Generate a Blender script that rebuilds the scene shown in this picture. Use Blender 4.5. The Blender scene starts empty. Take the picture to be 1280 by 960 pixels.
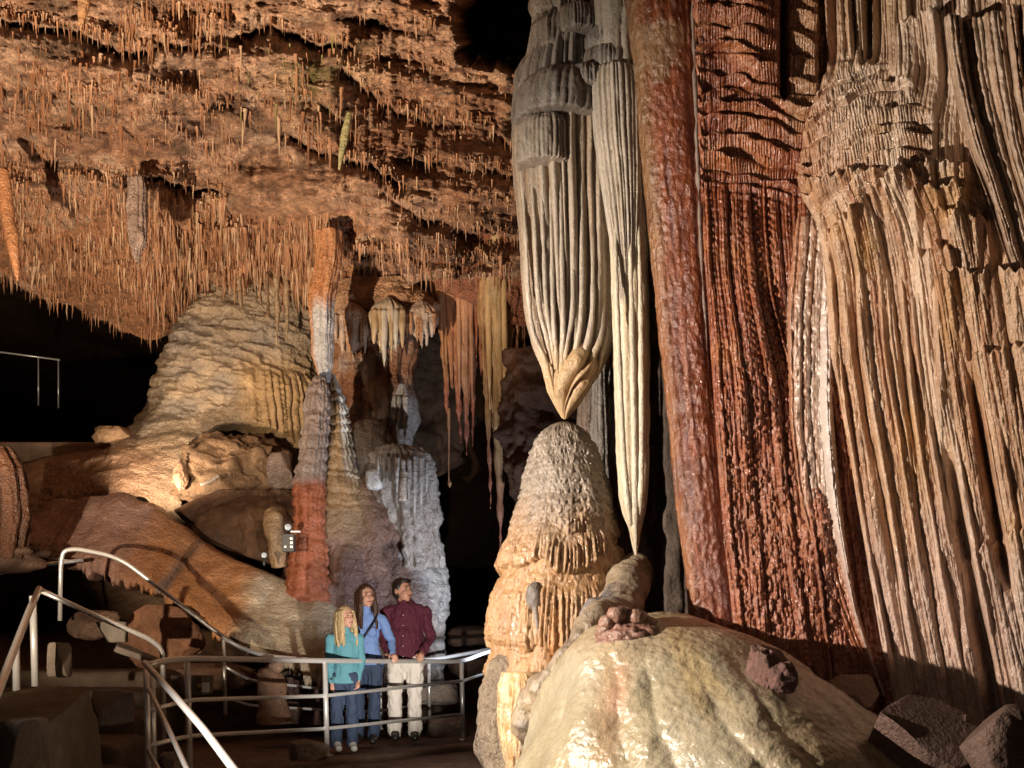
import bpy, math, random
import numpy as np
from mathutils import Vector, Matrix

# ------------------------------------------------------------------ camera, world, light, exposure
scene = bpy.context.scene
COL = scene.collection
F = 1342.0            # focal length in photo pixels (photo 1280 x 960)
HZ = 790.0            # row of the horizon: level view camera with risen front
CZ = 1.26             # eye height above the walkway
cam = bpy.data.cameras.new('camera'); cam.sensor_width = 36.0
cam.lens = 36.0 * F / 1280.0
cam.shift_y = (HZ - 480.0) / 1280.0
cam.clip_start = 0.05; cam.clip_end = 200
cam_o = bpy.data.objects.new('camera', cam); COL.objects.link(cam_o)
cam_o.location = (0, 0, CZ); cam_o.rotation_euler = (math.pi / 2, 0, 0)
scene.camera = cam_o

world = bpy.data.worlds.new('World'); scene.world = world; world.use_nodes = True
world.node_tree.nodes['Background'].inputs[0].default_value = (1.0, 0.72, 0.5, 1)
world.node_tree.nodes['Background'].inputs[1].default_value = 0.004   # deep inside a cave: next to no ambient light

scene.view_settings.view_transform = 'Standard'
scene.view_settings.look = 'None'
scene.view_settings.exposure = 0.0
scene.view_settings.gamma = 1.0
scene.view_settings.use_curve_mapping = False
scene.render.engine = 'CYCLES'
scene.cycles.use_denoising = True
scene.cycles.max_bounces = 5
scene.cycles.sample_clamp_indirect = 4.0

# the cave's floodlights and an added fill lamp: position, aim, power, colour, cone (deg), radius of the lens
WARM = (1.0, 0.80, 0.58); WHITE = (1.0, 0.90, 0.78); COOL = (0.80, 0.88, 1.0)
FLOODS = [
    # key: low on the left, rakes across the curtains, the stalagmite and the mound
    ((-5.1, 4.8, 2.4), (2.3, 7.7, 2.1), 4600, WHITE, 76, 0.04, 'floodlight on the left raking the flowstone curtains'),
    # upward light on the ceiling
    ((-5.2, 5.8, 0.45), (-4.9, 11.3, 8.4), 10200, WARM, 86, 0.05, 'floodlight on the left aimed up at the orange ceiling'),
    # from the stairs, near the photographer
    ((-4.3, 0.2, 1.0), (-4.2, 14.0, 2.75), 6500, WARM, 22, 0.05, 'floodlight near the foot of the stairs facing the orange slab'),
    # hidden behind the tip of the slab, up the flowstone cone
    ((-5.14, 14.92, 3.08), (-4.8, 17.6, 6.2), 620, WARM, 126, 0.05, 'small floodlight tucked behind the slab under the flowstone cone'),
    # cool light behind the stalagmite, on the bell and the columns
    ((0.35, 12.4, 0.85), (-1.4, 14.2, 2.8), 460, COOL, 96, 0.06, 'cool white floodlight behind the tall stalagmite'),
    # low light on the family from the foot of the stalagmite
    ((-0.35, 6.2, 0.3), (-1.6, 12.0, 1.3), 1500, WHITE, 29, 0.03, 'small floodlight at the foot of the stalagmite facing the family'),
    # weak fill lamp added by the camera to lift the shadow sides
    ((-0.9, -0.6, 1.9), (0.6, 9.0, 1.9), 110, WHITE, 64, 0.08, 'weak added fill lamp beside the camera'),
]
for pos, aim, power, colour, cone, rad, lab in FLOODS:
    ld = bpy.data.lights.new('floodlight_beam', 'SPOT')
    ld.energy = power; ld.color = colour; ld.spot_size = math.radians(cone); ld.spot_blend = 0.75; ld.shadow_soft_size = rad
    lo = bpy.data.objects.new('floodlight_beam', ld); COL.objects.link(lo)
    lo.location = pos
    lo.rotation_euler = (Vector(aim) - Vector(pos)).to_track_quat('-Z', 'Y').to_euler()

# ------------------------------------------------------------------ helpers
def P(px, py, d):
    """photo pixel at distance d -> point in the cave"""
    px, py, d = np.broadcast_arrays(np.asarray(px, float), np.asarray(py, float), np.asarray(d, float))
    return np.stack([(px - 640.0) / F * d, d, CZ + (HZ - py) / F * d], -1)

def Pv(px, py, d): return Vector(P(px, py, d))

def h1(i, seed=0):
    i = np.asarray(np.floor(i), np.int64)
    n = (i * 374761393 + seed * 668265263 + 1274126177) & 0xFFFFFFFF
    n = ((n ^ (n >> 13)) * 1274126177) & 0xFFFFFFFF
    n = ((n ^ (n >> 16)) * 2246822519) & 0xFFFFFFFF
    n = n ^ (n >> 15)
    return (n & 0xFFFFFF) / float(0xFFFFFF)

def h3(ix, iy, iz, seed=0):
    n = (ix * 374761393 + iy * 668265263 + iz * 2147483647 + seed * 974711) & 0xFFFFFFFF
    n = ((n ^ (n >> 13)) * 1274126177) & 0xFFFFFFFF
    n = n ^ (n >> 16)
    n = (n * 2246822519) & 0xFFFFFFFF
    n = n ^ (n >> 13)
    return (n & 0xFFFF) / 32767.5 - 1.0

def n3(x, y, z, seed=0):
    """smooth value noise, about -1..1"""
    x, y, z = np.broadcast_arrays(np.asarray(x, float), np.asarray(y, float), np.asarray(z, float))
    ix = np.floor(x).astype(np.int64); iy = np.floor(y).astype(np.int64); iz = np.floor(z).astype(np.int64)
    fx = x - ix; fy = y - iy; fz = z - iz
    fx = fx * fx * fx * (fx * (fx * 6 - 15) + 10); fy = fy * fy * fy * (fy * (fy * 6 - 15) + 10); fz = fz * fz * fz * (fz * (fz * 6 - 15) + 10)
    r = 0
    for a in (0, 1):
        wx = fx if a else 1 - fx
        for b in (0, 1):
            wy = fy if b else 1 - fy
            for c in (0, 1):
                wz = fz if c else 1 - fz
                r = r + h3(ix + a, iy + b, iz + c, seed) * wx * wy * wz
    return r

def fbm(x, y, z=0.0, seed=0, o=4, g=0.5):
    r = 0; a = 1.0; s = 0; x = np.asarray(x, float); y = np.asarray(y, float); z = np.asarray(z, float)
    for k in range(o):
        r = r + a * n3(x * 2 ** k + 17.3 * k, y * 2 ** k + 5.1 * k, z * 2 ** k + 9.7 * k, seed + k); s += a; a *= g
    return r / s

def billow(x, y, z=0.0, seed=0, o=3, g=0.5):
    r = 0; a = 1.0; s = 0; x = np.asarray(x, float); y = np.asarray(y, float); z = np.asarray(z, float)
    for k in range(o):
        r = r + a * np.abs(n3(x * 2 ** k + 7.3 * k, y * 2 ** k + 3.1 * k, z * 2 ** k + 1.7 * k, seed + k)); s += a; a *= g
    return r / s

def ss(a, b, x):
    t = np.clip((np.asarray(x, float) - a) / (b - a), 0, 1)
    return t * t * (3 - 2 * t)

def pch(xs, ys, x):
    """monotone cubic through points"""
    xs = np.asarray(xs, float); ys = np.asarray(ys, float); x = np.asarray(x, float)
    h = np.diff(xs); dl = np.diff(ys) / h
    m = np.zeros_like(ys); m[0] = dl[0]; m[-1] = dl[-1]
    for i in range(1, len(xs) - 1):
        if dl[i - 1] * dl[i] > 0:
            m[i] = 2 * dl[i - 1] * dl[i] / (dl[i - 1] + dl[i])
    k = np.clip(np.searchsorted(xs, x) - 1, 0, len(xs) - 2)
    t = np.clip((x - xs[k]) / h[k], 0, 1)
    t2 = t * t; t3 = t2 * t
    return (2 * t3 - 3 * t2 + 1) * ys[k] + (t3 - 2 * t2 + t) * h[k] * m[k] + (-2 * t3 + 3 * t2) * ys[k + 1] + (t3 - t2) * h[k] * m[k + 1]

def crv(pts, x):
    a = np.array(pts, float); return pch(a[:, 0], a[:, 1], x)

def flute(c, seed=0, sharp=0.5, jit=0.7, per=None):
    """irregular rounded ribs with sharp valleys; c counts ribs. -> profile 0..1, rib id"""
    c = np.asarray(c, float)
    def edge(i): return i + jit * (h1(np.mod(i, per) if per else i, seed) - 0.5)
    i = np.floor(c)
    i = np.where(c < edge(i), i - 1, i); i = np.where(c >= edge(i + 1), i + 1, i)
    e0 = edge(i); e1 = edge(i + 1)
    t = np.clip((c - e0) / (e1 - e0), 0, 1)
    return np.maximum(1 - (2 * t - 1) ** 2, 0) ** sharp, (np.mod(i, per) if per else i)

def tier(q, seed=0, lipw=0.12, jit=0.6):
    """terraces: grows outward down each tier and tucks under sharply at its lip. q counts tiers downwards"""
    def edge(i): return i + jit * (h1(i, seed) - 0.5)
    i = np.floor(q)
    i = np.where(q < edge(i), i - 1, i); i = np.where(q >= edge(i + 1), i + 1, i)
    e0 = edge(i); e1 = edge(i + 1); t = np.clip((q - e0) / (e1 - e0), 0, 1)
    return np.where(t < 1 - lipw, (t / (1 - lipw)) ** 0.6, 1 - ss(1 - lipw, 1, t)), i, t

def mixc(a, b, f):
    a = np.asarray(a, float); b = np.asarray(b, float); f = np.clip(np.asarray(f, float), 0, 1)[..., None]
    return a * (1 - f) + b * f

# ---- meshes
def tag(o, label=None, cat=None, group=None, kind=None):
    if label: o['label'] = label
    if cat: o['category'] = cat
    if group: o['group'] = group
    if kind: o['kind'] = kind
    return o

def link(name, me, mat=None, parent=None, loc=None):
    o = bpy.data.objects.new(name, me); COL.objects.link(o)
    if mat is not None and me is not None and len(me.materials) == 0: me.materials.append(mat)
    if loc is not None: o.location = loc
    if parent is not None: o.parent = parent
    return o

def mesh_np(name, V, faces4=None, faces3=None, col=None, smooth=True, extra=None):
    V = np.asarray(V, np.float32).reshape(-1, 3)
    loops = []; starts = []; n = 0
    if faces4 is not None and len(faces4):
        f = np.asarray(faces4, np.int32); loops.append(f.ravel()); starts.append(np.arange(len(f)) * 4 + n); n += f.size
    if faces3 is not None and len(faces3):
        f = np.asarray(faces3, np.int32); loops.append(f.ravel()); starts.append(np.arange(len(f)) * 3 + n); n += f.size
    for e in (extra or []):
        e = np.asarray(e, np.int32); loops.append(e); starts.append(np.array([n])); n += len(e)
    loops = np.concatenate(loops).astype(np.int32); starts = np.concatenate(starts).astype(np.int32)
    me = bpy.data.meshes.new(name)
    me.vertices.add(len(V)); me.vertices.foreach_set('co', V.ravel())
    me.loops.add(len(loops)); me.loops.foreach_set('vertex_index', loops)
    me.polygons.add(len(starts)); me.polygons.foreach_set('loop_start', starts)
    me.update(calc_edges=True); me.validate()
    if smooth: me.polygons.foreach_set('use_smooth', np.ones(len(me.polygons), bool))
    if col is not None:
        c = np.asarray(col, np.float32).reshape(-1, 3); c = np.clip(c, 0.002, 0.9)
        a = me.color_attributes.new('Col', 'FLOAT_COLOR', 'POINT')
        a.data.foreach_set('color', np.concatenate([c, np.ones((len(c), 1), np.float32)], 1).ravel())
    me.update()
    return me

def gridfaces(nv, nu, wrap):
    i, j = np.meshgrid(np.arange(nv - 1), np.arange(nu if wrap else nu - 1), indexing='ij')
    j2 = (j + 1) % nu
    return np.stack([i * nu + j, (i + 1) * nu + j, (i + 1) * nu + j2, i * nu + j2], -1).reshape(-1, 4)

def grid_obj(name, W, col, mat, wrap=False, parent=None, base=None, cap=False):
    nv, nu = W.shape[:2]
    f = gridfaces(nv, nu, wrap)
    extra = [list(range(nu)), list(range((nv - 1) * nu, nv * nu))[::-1]] if (wrap and cap) else None
    V = W.reshape(-1, 3)
    if parent is not None:
        base = parent.location.copy(); g_ = parent.parent
        while g_ is not None: base = base + g_.location; g_ = g_.parent
    elif base is None: base = Vector((float(V[:, 0].mean()), float(V[:, 1].mean()), float(V[:, 2].min())))
    V = V - np.array(base)
    me = mesh_np(name, V, f, col=None if col is None else np.asarray(col), extra=extra)
    return link(name, me, mat, parent, (0, 0, 0) if parent is not None else base)

def body(name, prof, d, br=0.85, nu=96, nv=140, disp=None, col=None, mat=None, parent=None, power=2.0, vpow=1.0, wob=0.0, seed=0):
    """upright solid: prof rows (py, left px, right px[, d]); elliptical sections, relief from disp(c)"""
    a = np.array([r[:3] for r in prof], float)
    dd = np.array([r[3] if len(r) > 3 else d for r in prof], float)
    v = np.linspace(0, 1, nv) ** vpow
    py = a[0, 0] + (a[-1, 0] - a[0, 0]) * v
    xl = pch(a[:, 0], a[:, 1], py); xr = pch(a[:, 0], a[:, 2], py); dc = pch(a[:, 0], dd, py)
    if wob:
        wv = wob * n3(py * 0.02, seed * 3.7, 0.0, seed); xl = xl + wv; xr = xr + wv
    th = np.linspace(-math.pi, math.pi, nu, endpoint=False)
    PY, TH = np.meshgrid(py, th, indexing='ij')
    cx = ((xl + xr) / 2)[:, None]; hw = np.maximum((xr - xl) / 2, 0.15)[:, None] / F * dc[:, None]
    c0 = P(cx, PY, dc[:, None])
    s = np.sin(TH); c = np.cos(TH)
    if power != 2.0:
        k = (np.abs(s) ** power + np.abs(c) ** power) ** (-1 / power); s = s * k; c = c * k
    X = c0[..., 0] + hw * s; Y = c0[..., 1] - hw * br * c; Z = c0[..., 2] + 0 * s
    ctx = dict(th=TH, py=PY, v=np.broadcast_to(v[:, None], TH.shape), X=X, Y=Y, Z=Z, hw=np.broadcast_to(hw, TH.shape), arc=TH * hw,
               px=640 + X / Y * F, s=np.sin(TH), c=np.cos(TH), d=np.broadcast_to(dc[:, None], TH.shape))
    if disp is not None:
        h = disp(ctx)
        X = X + np.sin(TH) * h; Y = Y - np.cos(TH) * h
        ctx['h'] = h
    W = np.stack([X, Y, Z], -1)
    cc = col(ctx) if callable(col) else np.broadcast_to(np.asarray(col, float), W.shape)
    return grid_obj(name, W, cc, mat, True, parent, Vector((float(W[-1, :, 0].mean()), float(dc[-1]), float(W[..., 2].min()))) if parent is None else None, cap=True)

def sheet(name, L, R, y0, y1, dL, dR, nu, nv, disp, col, mat, parent=None, back=0.5, curl=0.06, nrm=None, open_from=None):
    """hanging curtain between edge curves L(py), R(py); flow lines run from top to bottom; the edges curl back"""
    py = np.linspace(y0, y1, nv); s = np.linspace(0, 1, nu)
    PY, S = np.meshgrid(py, s, indexing='ij')
    PX = crv(L, py)[:, None] * (1 - S) + crv(R, py)[:, None] * S
    dl = crv(dL, py)[:, None] if isinstance(dL, list) else dL; dr = crv(dR, py)[:, None] if isinstance(dR, list) else dR
    D = dl * (1 - S) + dr * S
    W = P(PX, PY, D)
    if nrm is None:
        t = W[:, -1] - W[:, 0]; n = np.stack([t[:, 1], -t[:, 0]], -1); n = n / np.linalg.norm(n, axis=1)[:, None]; n = n[:, None, :]
    else: n = np.array(nrm)[None, None, :]
    ctx = dict(px=PX, py=PY, s=S, X=W[..., 0], Y=W[..., 1], Z=W[..., 2], d=D)
    h = disp(ctx); ctx['h'] = h
    e = np.minimum(S, 1 - S)
    ob = 1.0 if open_from is None else 0.12 + 0.88 * ss(open_from, open_from + 140, PY)
    h = h - back * ob * (1 - ss(0, curl, e)) ** 2
    W[..., 0] += n[..., 0] * h; W[..., 1] += n[..., 1] * h
    cc = col(ctx)
    # a back side, so that the curtain is a solid
    Wb = W.copy()[:, ::-1]; Wb[..., 0] -= n[..., 0] * 0.35; Wb[..., 1] -= n[..., 1] * 0.35
    k = max(1, nu // 24); Wb = Wb[:, ::k]; cb = cc[:, ::-1][:, ::k]
    W2 = np.concatenate([W, Wb], 1); c2 = np.concatenate([cc, cb], 1)
    return grid_obj(name, W2, c2, mat, True, parent, cap=False), ctx

def catmull(pts, n):
    p = np.array(pts, float); p = np.vstack([2 * p[0] - p[1], p, 2 * p[-1] - p[-2]])
    m = len(p) - 3; t = np.linspace(0, m, n); k = np.minimum(t.astype(int), m - 1); f = (t - k)[:, None]
    a, b, c, e = p[k], p[k + 1], p[k + 2], p[k + 3]
    return 0.5 * (2 * b + (c - a) * f + (2 * a - 5 * b + 4 * c - e) * f ** 2 + (3 * b - a - 3 * c + e) * f ** 3)

def tube_verts(C, r, nu, up=(0, 0, 1)):
    C = np.asarray(C, float); n = len(C); T = np.gradient(C, axis=0); T /= np.linalg.norm(T, axis=1)[:, None] + 1e-9
    ref = np.array(up, float)
    if abs(T[0] @ ref) > 0.95: ref = np.array([0, 1.0, 0])
    N = np.zeros_like(C); v = np.cross(ref, T[0]); v /= np.linalg.norm(v); N[0] = v
    for i in range(1, n):
        v = N[i - 1] - T[i] * (N[i - 1] @ T[i]); N[i] = v / (np.linalg.norm(v) + 1e-9)
    B = np.cross(T, N); th = np.linspace(0, 2 * math.pi, nu, endpoint=False)
    r = np.broadcast_to(np.asarray(r, float), (n,))
    return C[:, None] + r[:, None, None] * (np.cos(th)[None, :, None] * N[:, None] + np.sin(th)[None, :, None] * B[:, None]), th

def limb(name, pts, nu=28, nv=60, amp=0.02, col=(0.3, 0.2, 0.15), mat=None, parent=None, seed=0, fq=5.0, colfn=None):
    """rounded limb of rock along pts (px,py,d,radius m)"""
    c = catmull([list(P(p[0], p[1], p[2])) + [p[3]] for p in pts], nv)
    W, th = tube_verts(c[:, :3], c[:, 3], nu)
    d = W - c[:, None, :3]; d = d / (np.linalg.norm(d, axis=2)[..., None] + 1e-9)
    W = W + d * (amp * fbm(W[..., 0] * fq, W[..., 1] * fq, W[..., 2] * fq, seed))[..., None]
    cc = colfn(W) if colfn else rockcol(W, col, seed)
    return grid_obj(name, W, cc, mat, True, parent, cap=True)

def rockcol(W, col, seed=0, f=2.5, k=0.35):
    n = fbm(W[..., 0] * f, W[..., 1] * f, W[..., 2] * f, seed + 40)
    return np.asarray(col, float) * (1 + k * n)[..., None]

def rock(name, px, py, d, w, h, dep, seed=0, col=(0.2, 0.13, 0.09), power=2.6, amp=0.16, fq=None, mat=None, parent=None, nu=44, nv=26, rot=0.0, tilt=0.0, colfn=None, cuts=0):
    """boulder: base centre at photo pixel (px,py), distance d; size w,h,dep in metres"""
    th = np.linspace(-math.pi, math.pi, nu, endpoint=False); ph = np.linspace(0.02, math.pi - 0.02, nv)
    PH, TH = np.meshgrid(ph, th, indexing='ij')
    D = np.stack([np.sin(PH) * np.cos(TH), np.sin(PH) * np.sin(TH), np.cos(PH)], -1)
    k = (np.abs(D) ** power).sum(-1) ** (-1 / power); Q = D * k[..., None]
    f = fq or 1.7
    n = fbm(Q[..., 0] * f + seed * 3.1, Q[..., 1] * f, Q[..., 2] * f, seed, 4, 0.55)
    n = n + 0.5 * (0.5 - billow(Q[..., 0] * 2 * f, Q[..., 1] * 2 * f, Q[..., 2] * 2 * f + seed, seed + 9, 2))
    Q = Q * (1 + amp * n)[..., None]
    rc = np.random.RandomState(seed)
    for _ in range(cuts):                     # broken faces
        nn = rc.randn(3); nn /= np.linalg.norm(nn); lim = rc.uniform(0.62, 0.92)
        Q = Q - nn * np.maximum(Q @ nn - lim, 0)[..., None] * 0.96
    Q = Q * np.array([w / 2, dep / 2, h / 2])
    M = np.array(Matrix.Rotation(rot, 3, 'Z') @ Matrix.Rotation(tilt, 3, 'Y')); Q = Q @ M.T
    b = P(px, py, d); Q = Q + b + np.array([0, 0, h / 2])
    cc = colfn(Q) if colfn else rockcol(Q, col, seed, 4.0)
    return grid_obj(name, Q, cc, mat, True, parent, base=Vector(b) if parent is None else None, cap=True)

def empty(name, loc, label, cat, group=None):
    o = bpy.data.objects.new(name, None); COL.objects.link(o); o.location = loc; o.empty_display_size = 0.1
    return tag(o, label, cat, group)

# ---- materials
def rock_mat(name, rough=0.5, b1=(14, 0.35), b2=(60, 0.25), vor=(0, 0), var=0.25, spec=0.5, tint=(1, 1, 1), dist=0.02, stretch=1.0, solid=None, coat=0.0):
    m = bpy.data.materials.new(name); m.use_nodes = True; nt = m.node_tree; N = nt.nodes; Lk = nt.links
    bs = N['Principled BSDF']; tc = N.new('ShaderNodeTexCoord'); mp = N.new('ShaderNodeMapping'); mp.inputs['Scale'].default_value = (1, 1, stretch)
    Lk.new(tc.outputs['Object'], mp.inputs[0])
    def noise(s, det=6, r=0.6):
        n = N.new('ShaderNodeTexNoise'); n.inputs['Scale'].default_value = s; n.inputs['Detail'].default_value = det; n.inputs['Roughness'].default_value = r
        Lk.new(mp.outputs[0], n.inputs['Vector']); return n
    if solid is None:
        at = N.new('ShaderNodeAttribute'); at.attribute_name = 'Col'; src = at.outputs['Color']
    else:
        rgb = N.new('ShaderNodeRGB'); rgb.outputs[0].default_value = (*solid, 1); src = rgb.outputs[0]
    # two scales of mottling
    n1 = noise(5, 8, 0.65); r1 = N.new('ShaderNodeMapRange'); r1.inputs['From Min'].default_value = 0.3; r1.inputs['From Max'].default_value = 0.7
    r1.inputs['To Min'].default_value = 1 - var; r1.inputs['To Max'].default_value = 1 + var; Lk.new(n1.outputs['Fac'], r1.inputs['Value'])
    n2 = noise(55, 4, 0.7); r2 = N.new('ShaderNodeMapRange'); r2.inputs['From Min'].default_value = 0.3; r2.inputs['From Max'].default_value = 0.7
    r2.inputs['To Min'].default_value = 1 - var * 0.8; r2.inputs['To Max'].default_value = 1 + var * 0.8; Lk.new(n2.outputs['Fac'], r2.inputs['Value'])
    mu = N.new('ShaderNodeMath'); mu.operation = 'MULTIPLY'; Lk.new(r1.outputs[0], mu.inputs[0]); Lk.new(r2.outputs[0], mu.inputs[1])
    vm = N.new('ShaderNodeVectorMath'); vm.operation = 'SCALE'; Lk.new(src, vm.inputs[0]); Lk.new(mu.outputs[0], vm.inputs['Scale'])
    vt = N.new('ShaderNodeVectorMath'); vt.operation = 'MULTIPLY'; Lk.new(vm.outputs[0], vt.inputs[0]); vt.inputs[1].default_value = tint
    Lk.new(vt.outputs[0], bs.inputs['Base Color'])
    n4 = noise(9, 3, 0.5); r4 = N.new('ShaderNodeMapRange'); r4.inputs['From Min'].default_value = 0.35; r4.inputs['From Max'].default_value = 0.65
    r4.inputs['To Min'].default_value = max(0.12, rough - 0.14); r4.inputs['To Max'].default_value = min(1, rough + 0.14); Lk.new(n4.outputs['Fac'], r4.inputs['Value'])
    Lk.new(r4.outputs[0], bs.inputs['Roughness']); bs.inputs['Specular IOR Level'].default_value = spec
    if coat: bs.inputs['Coat Weight'].default_value = coat; bs.inputs['Coat Roughness'].default_value = 0.18
    prev = None
    for (s, st, kind) in ((vor[0], vor[1], 'v'), (b1[0], b1[1], 'n'), (b2[0], b2[1], 'n')):
        if st <= 0: continue
        bp = N.new('ShaderNodeBump'); bp.inputs['Strength'].default_value = st; bp.inputs['Distance'].default_value = dist
        if kind == 'n': Lk.new(noise(s, 4, 0.6).outputs['Fac'], bp.inputs['Height'])
        else:
            v = N.new('ShaderNodeTexVoronoi'); v.feature = 'SMOOTH_F1'; v.inputs['Scale'].default_value = s; Lk.new(mp.outputs[0], v.inputs['Vector'])
            iv = N.new('ShaderNodeMath'); iv.operation = 'SUBTRACT'; iv.inputs[0].default_value = 1.0; Lk.new(v.outputs['Distance'], iv.inputs[1]); Lk.new(iv.outputs[0], bp.inputs['Height'])
        if prev is not None: Lk.new(prev.outputs[0], bp.inputs['Normal'])
        prev = bp
    if prev is not None: Lk.new(prev.outputs[0], bs.inputs['Normal'])
    return m

M_flow = rock_mat('wet_flowstone', 0.32, (10, 0.9), (34, 0.8), (0, 0), 0.25, dist=0.045)
M_red = rock_mat('wet_rust_flowstone', 0.17, (24, 0.7), (70, 0.45), (24, 0.8), 0.22, stretch=0.7, dist=0.03, spec=0.9)
M_col = rock_mat('smooth_rust_dripstone', 0.30, (16, 0.35), (70, 0.4), (0, 0), 0.2, stretch=0.5, dist=0.02)
M_wet = rock_mat('wet_pale_flowstone', 0.22, (14, 0.5), (40, 0.4), (18, 0.5), 0.14, dist=0.020, spec=0.8)
M_nub = rock_mat('nubby_flowstone', 0.29, (18, 0.5), (60, 0.55), (24, 0.4), 0.22, dist=0.024, spec=0.7, stretch=0.7)
M_smooth = rock_mat('smooth_dripstone', 0.28, (20, 0.6), (70, 0.6), (0, 0), 0.18, stretch=0.6)
M_ceil = rock_mat('ceiling_rock', 0.6, (9, 0.8), (30, 0.9), (0, 0), 0.45, spec=0.4, dist=0.11)
M_rock = rock_mat('rough_rock', 0.75, (9, 0.6), (34, 0.6), (0, 0), 0.35, spec=0.3, dist=0.04)
M_conc = rock_mat('weathered_concrete', 0.85, (18, 0.3), (70, 0.4), (0, 0), 0.25, spec=0.25)
M_crys = rock_mat('sparkling_calcite', 0.26, (12, 0.8), (40, 0.9), (14, 0.5), 0.2, spec=0.7, dist=0.04)

def plain(name, col, rough=0.6, metal=0.0, bump=0.0, bs_=60, var=0.08, emit=None):
    m = bpy.data.materials.new(name); m.use_nodes = True; nt = m.node_tree; b = nt.nodes['Principled BSDF']
    b.inputs['Metallic'].default_value = metal; b.inputs['Roughness'].default_value = rough
    tc = nt.nodes.new('ShaderNodeTexCoord'); n = nt.nodes.new('ShaderNodeTexNoise'); n.inputs['Scale'].default_value = bs_; n.inputs['Detail'].default_value = 5
    nt.links.new(tc.outputs['Object'], n.inputs['Vector'])
    mx = nt.nodes.new('ShaderNodeMix'); mx.data_type = 'RGBA'
    mx.inputs['A'].default_value = (*[c * (1 - 2 * var) for c in col], 1); mx.inputs['B'].default_value = (*[min(1, c * (1 + 2 * var)) for c in col], 1)
    nt.links.new(n.outputs['Fac'], mx.inputs['Factor']); nt.links.new(mx.outputs['Result'], b.inputs['Base Color'])
    if bump:
        bp = nt.nodes.new('ShaderNodeBump'); bp.inputs['Strength'].default_value = bump; bp.inputs['Distance'].default_value = 0.01
        nt.links.new(n.outputs['Fac'], bp.inputs['Height']); nt.links.new(bp.outputs[0], b.inputs['Normal'])
    if emit:
        b.inputs['Emission Color'].default_value = (*emit[0], 1); b.inputs['Emission Strength'].default_value = emit[1]
    return m

M_steel = plain('stainless_steel', (0.82, 0.81, 0.80), 0.26, 0.5, 0.02, 40, 0.03)
M_black = plain('black_enamel', (0.02, 0.02, 0.02), 0.45, 0.0, 0.05)
M_lens = plain('lamp_glass', (0.42, 0.44, 0.46), 0.12, 0.0)
M_chrome = plain('lamp_reflector', (0.7, 0.7, 0.72), 0.2, 1.0)

TAN = np.array((0.46, 0.29, 0.17)); PALE = np.array((0.60, 0.47, 0.35)); CREAM = np.array((0.68, 0.58, 0.42)); RUST = np.array((0.27, 0.075, 0.030))
ORANGE = np.array((0.42, 0.16, 0.06)); GREY = np.array((0.34, 0.29, 0.25)); BROWN = np.array((0.17, 0.085, 0.045)); OCHRE = np.array((0.44, 0.25, 0.08)); PINK = np.array((0.42, 0.2, 0.15))
# ------------------------------------------------------------------ the setting
def struct(o): o['kind'] = 'structure'; return o

# cave floor: one uneven sheet, level along the walkway
gx, gy = np.meshgrid(np.linspace(-23, 21, 200), np.linspace(-3, 39, 220), indexing='xy')
way = np.exp(-((gx + 1.6) / 2.6) ** 4 - ((gy - 10.5) / 3.4) ** 4)
fz = 0.16 * fbm(gx * 0.6, gy * 0.6, 0, 3) * (1 - way) + 0.012 * fbm(gx * 5, gy * 5, 0, 4) - 0.10 * (1 - way)
fz = fz + 1.0 * ss(14, 22, gy) + 0.9 * ss(-3.5, -7.5, gx) * ss(9, 14, gy)
W = np.stack([gx, gy, fz], -1)
struct(grid_obj('cave_floor', W, rockcol(W, (0.16, 0.105, 0.075), 5, 1.2), M_rock, base=Vector((0, 0, 0))))

# back wall of the chamber, far behind everything
s = np.linspace(0, 1, 150); z = np.linspace(-0.6, 13, 90); S, Z = np.meshgrid(s, z)
ang = math.pi * (1.08 - 1.16 * S); X = -1 + 21 * np.cos(ang); Y = 9 + 29 * np.sin(ang)
h = 1.3 * fbm(X * 0.35, Y * 0.35, Z * 0.5, 11, 5) + 0.5 * billow(X * 0.9, Y * 0.9, Z * 1.1, 12)
W = np.stack([X - np.cos(ang) * h, Y - np.sin(ang) * h, Z], -1)
struct(grid_obj('cave_wall', W[::-1], rockcol(W[::-1], (0.09, 0.05, 0.03), 13, 0.8), M_rock))

# roof over the near and far parts that the lit ceiling does not cover
gx, gy = np.meshgrid(np.linspace(-24, 22, 90), np.linspace(-4, 40, 90), indexing='xy')
gz = 11.2 + 0.9 * fbm(gx * 0.3, gy * 0.3, 0, 21) - 0.0 * gx
W = np.stack([gx, gy, gz], -1)
struct(grid_obj('cave_roof', W, rockcol(W, (0.22, 0.11, 0.07), 22, 0.7), M_rock))

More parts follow.
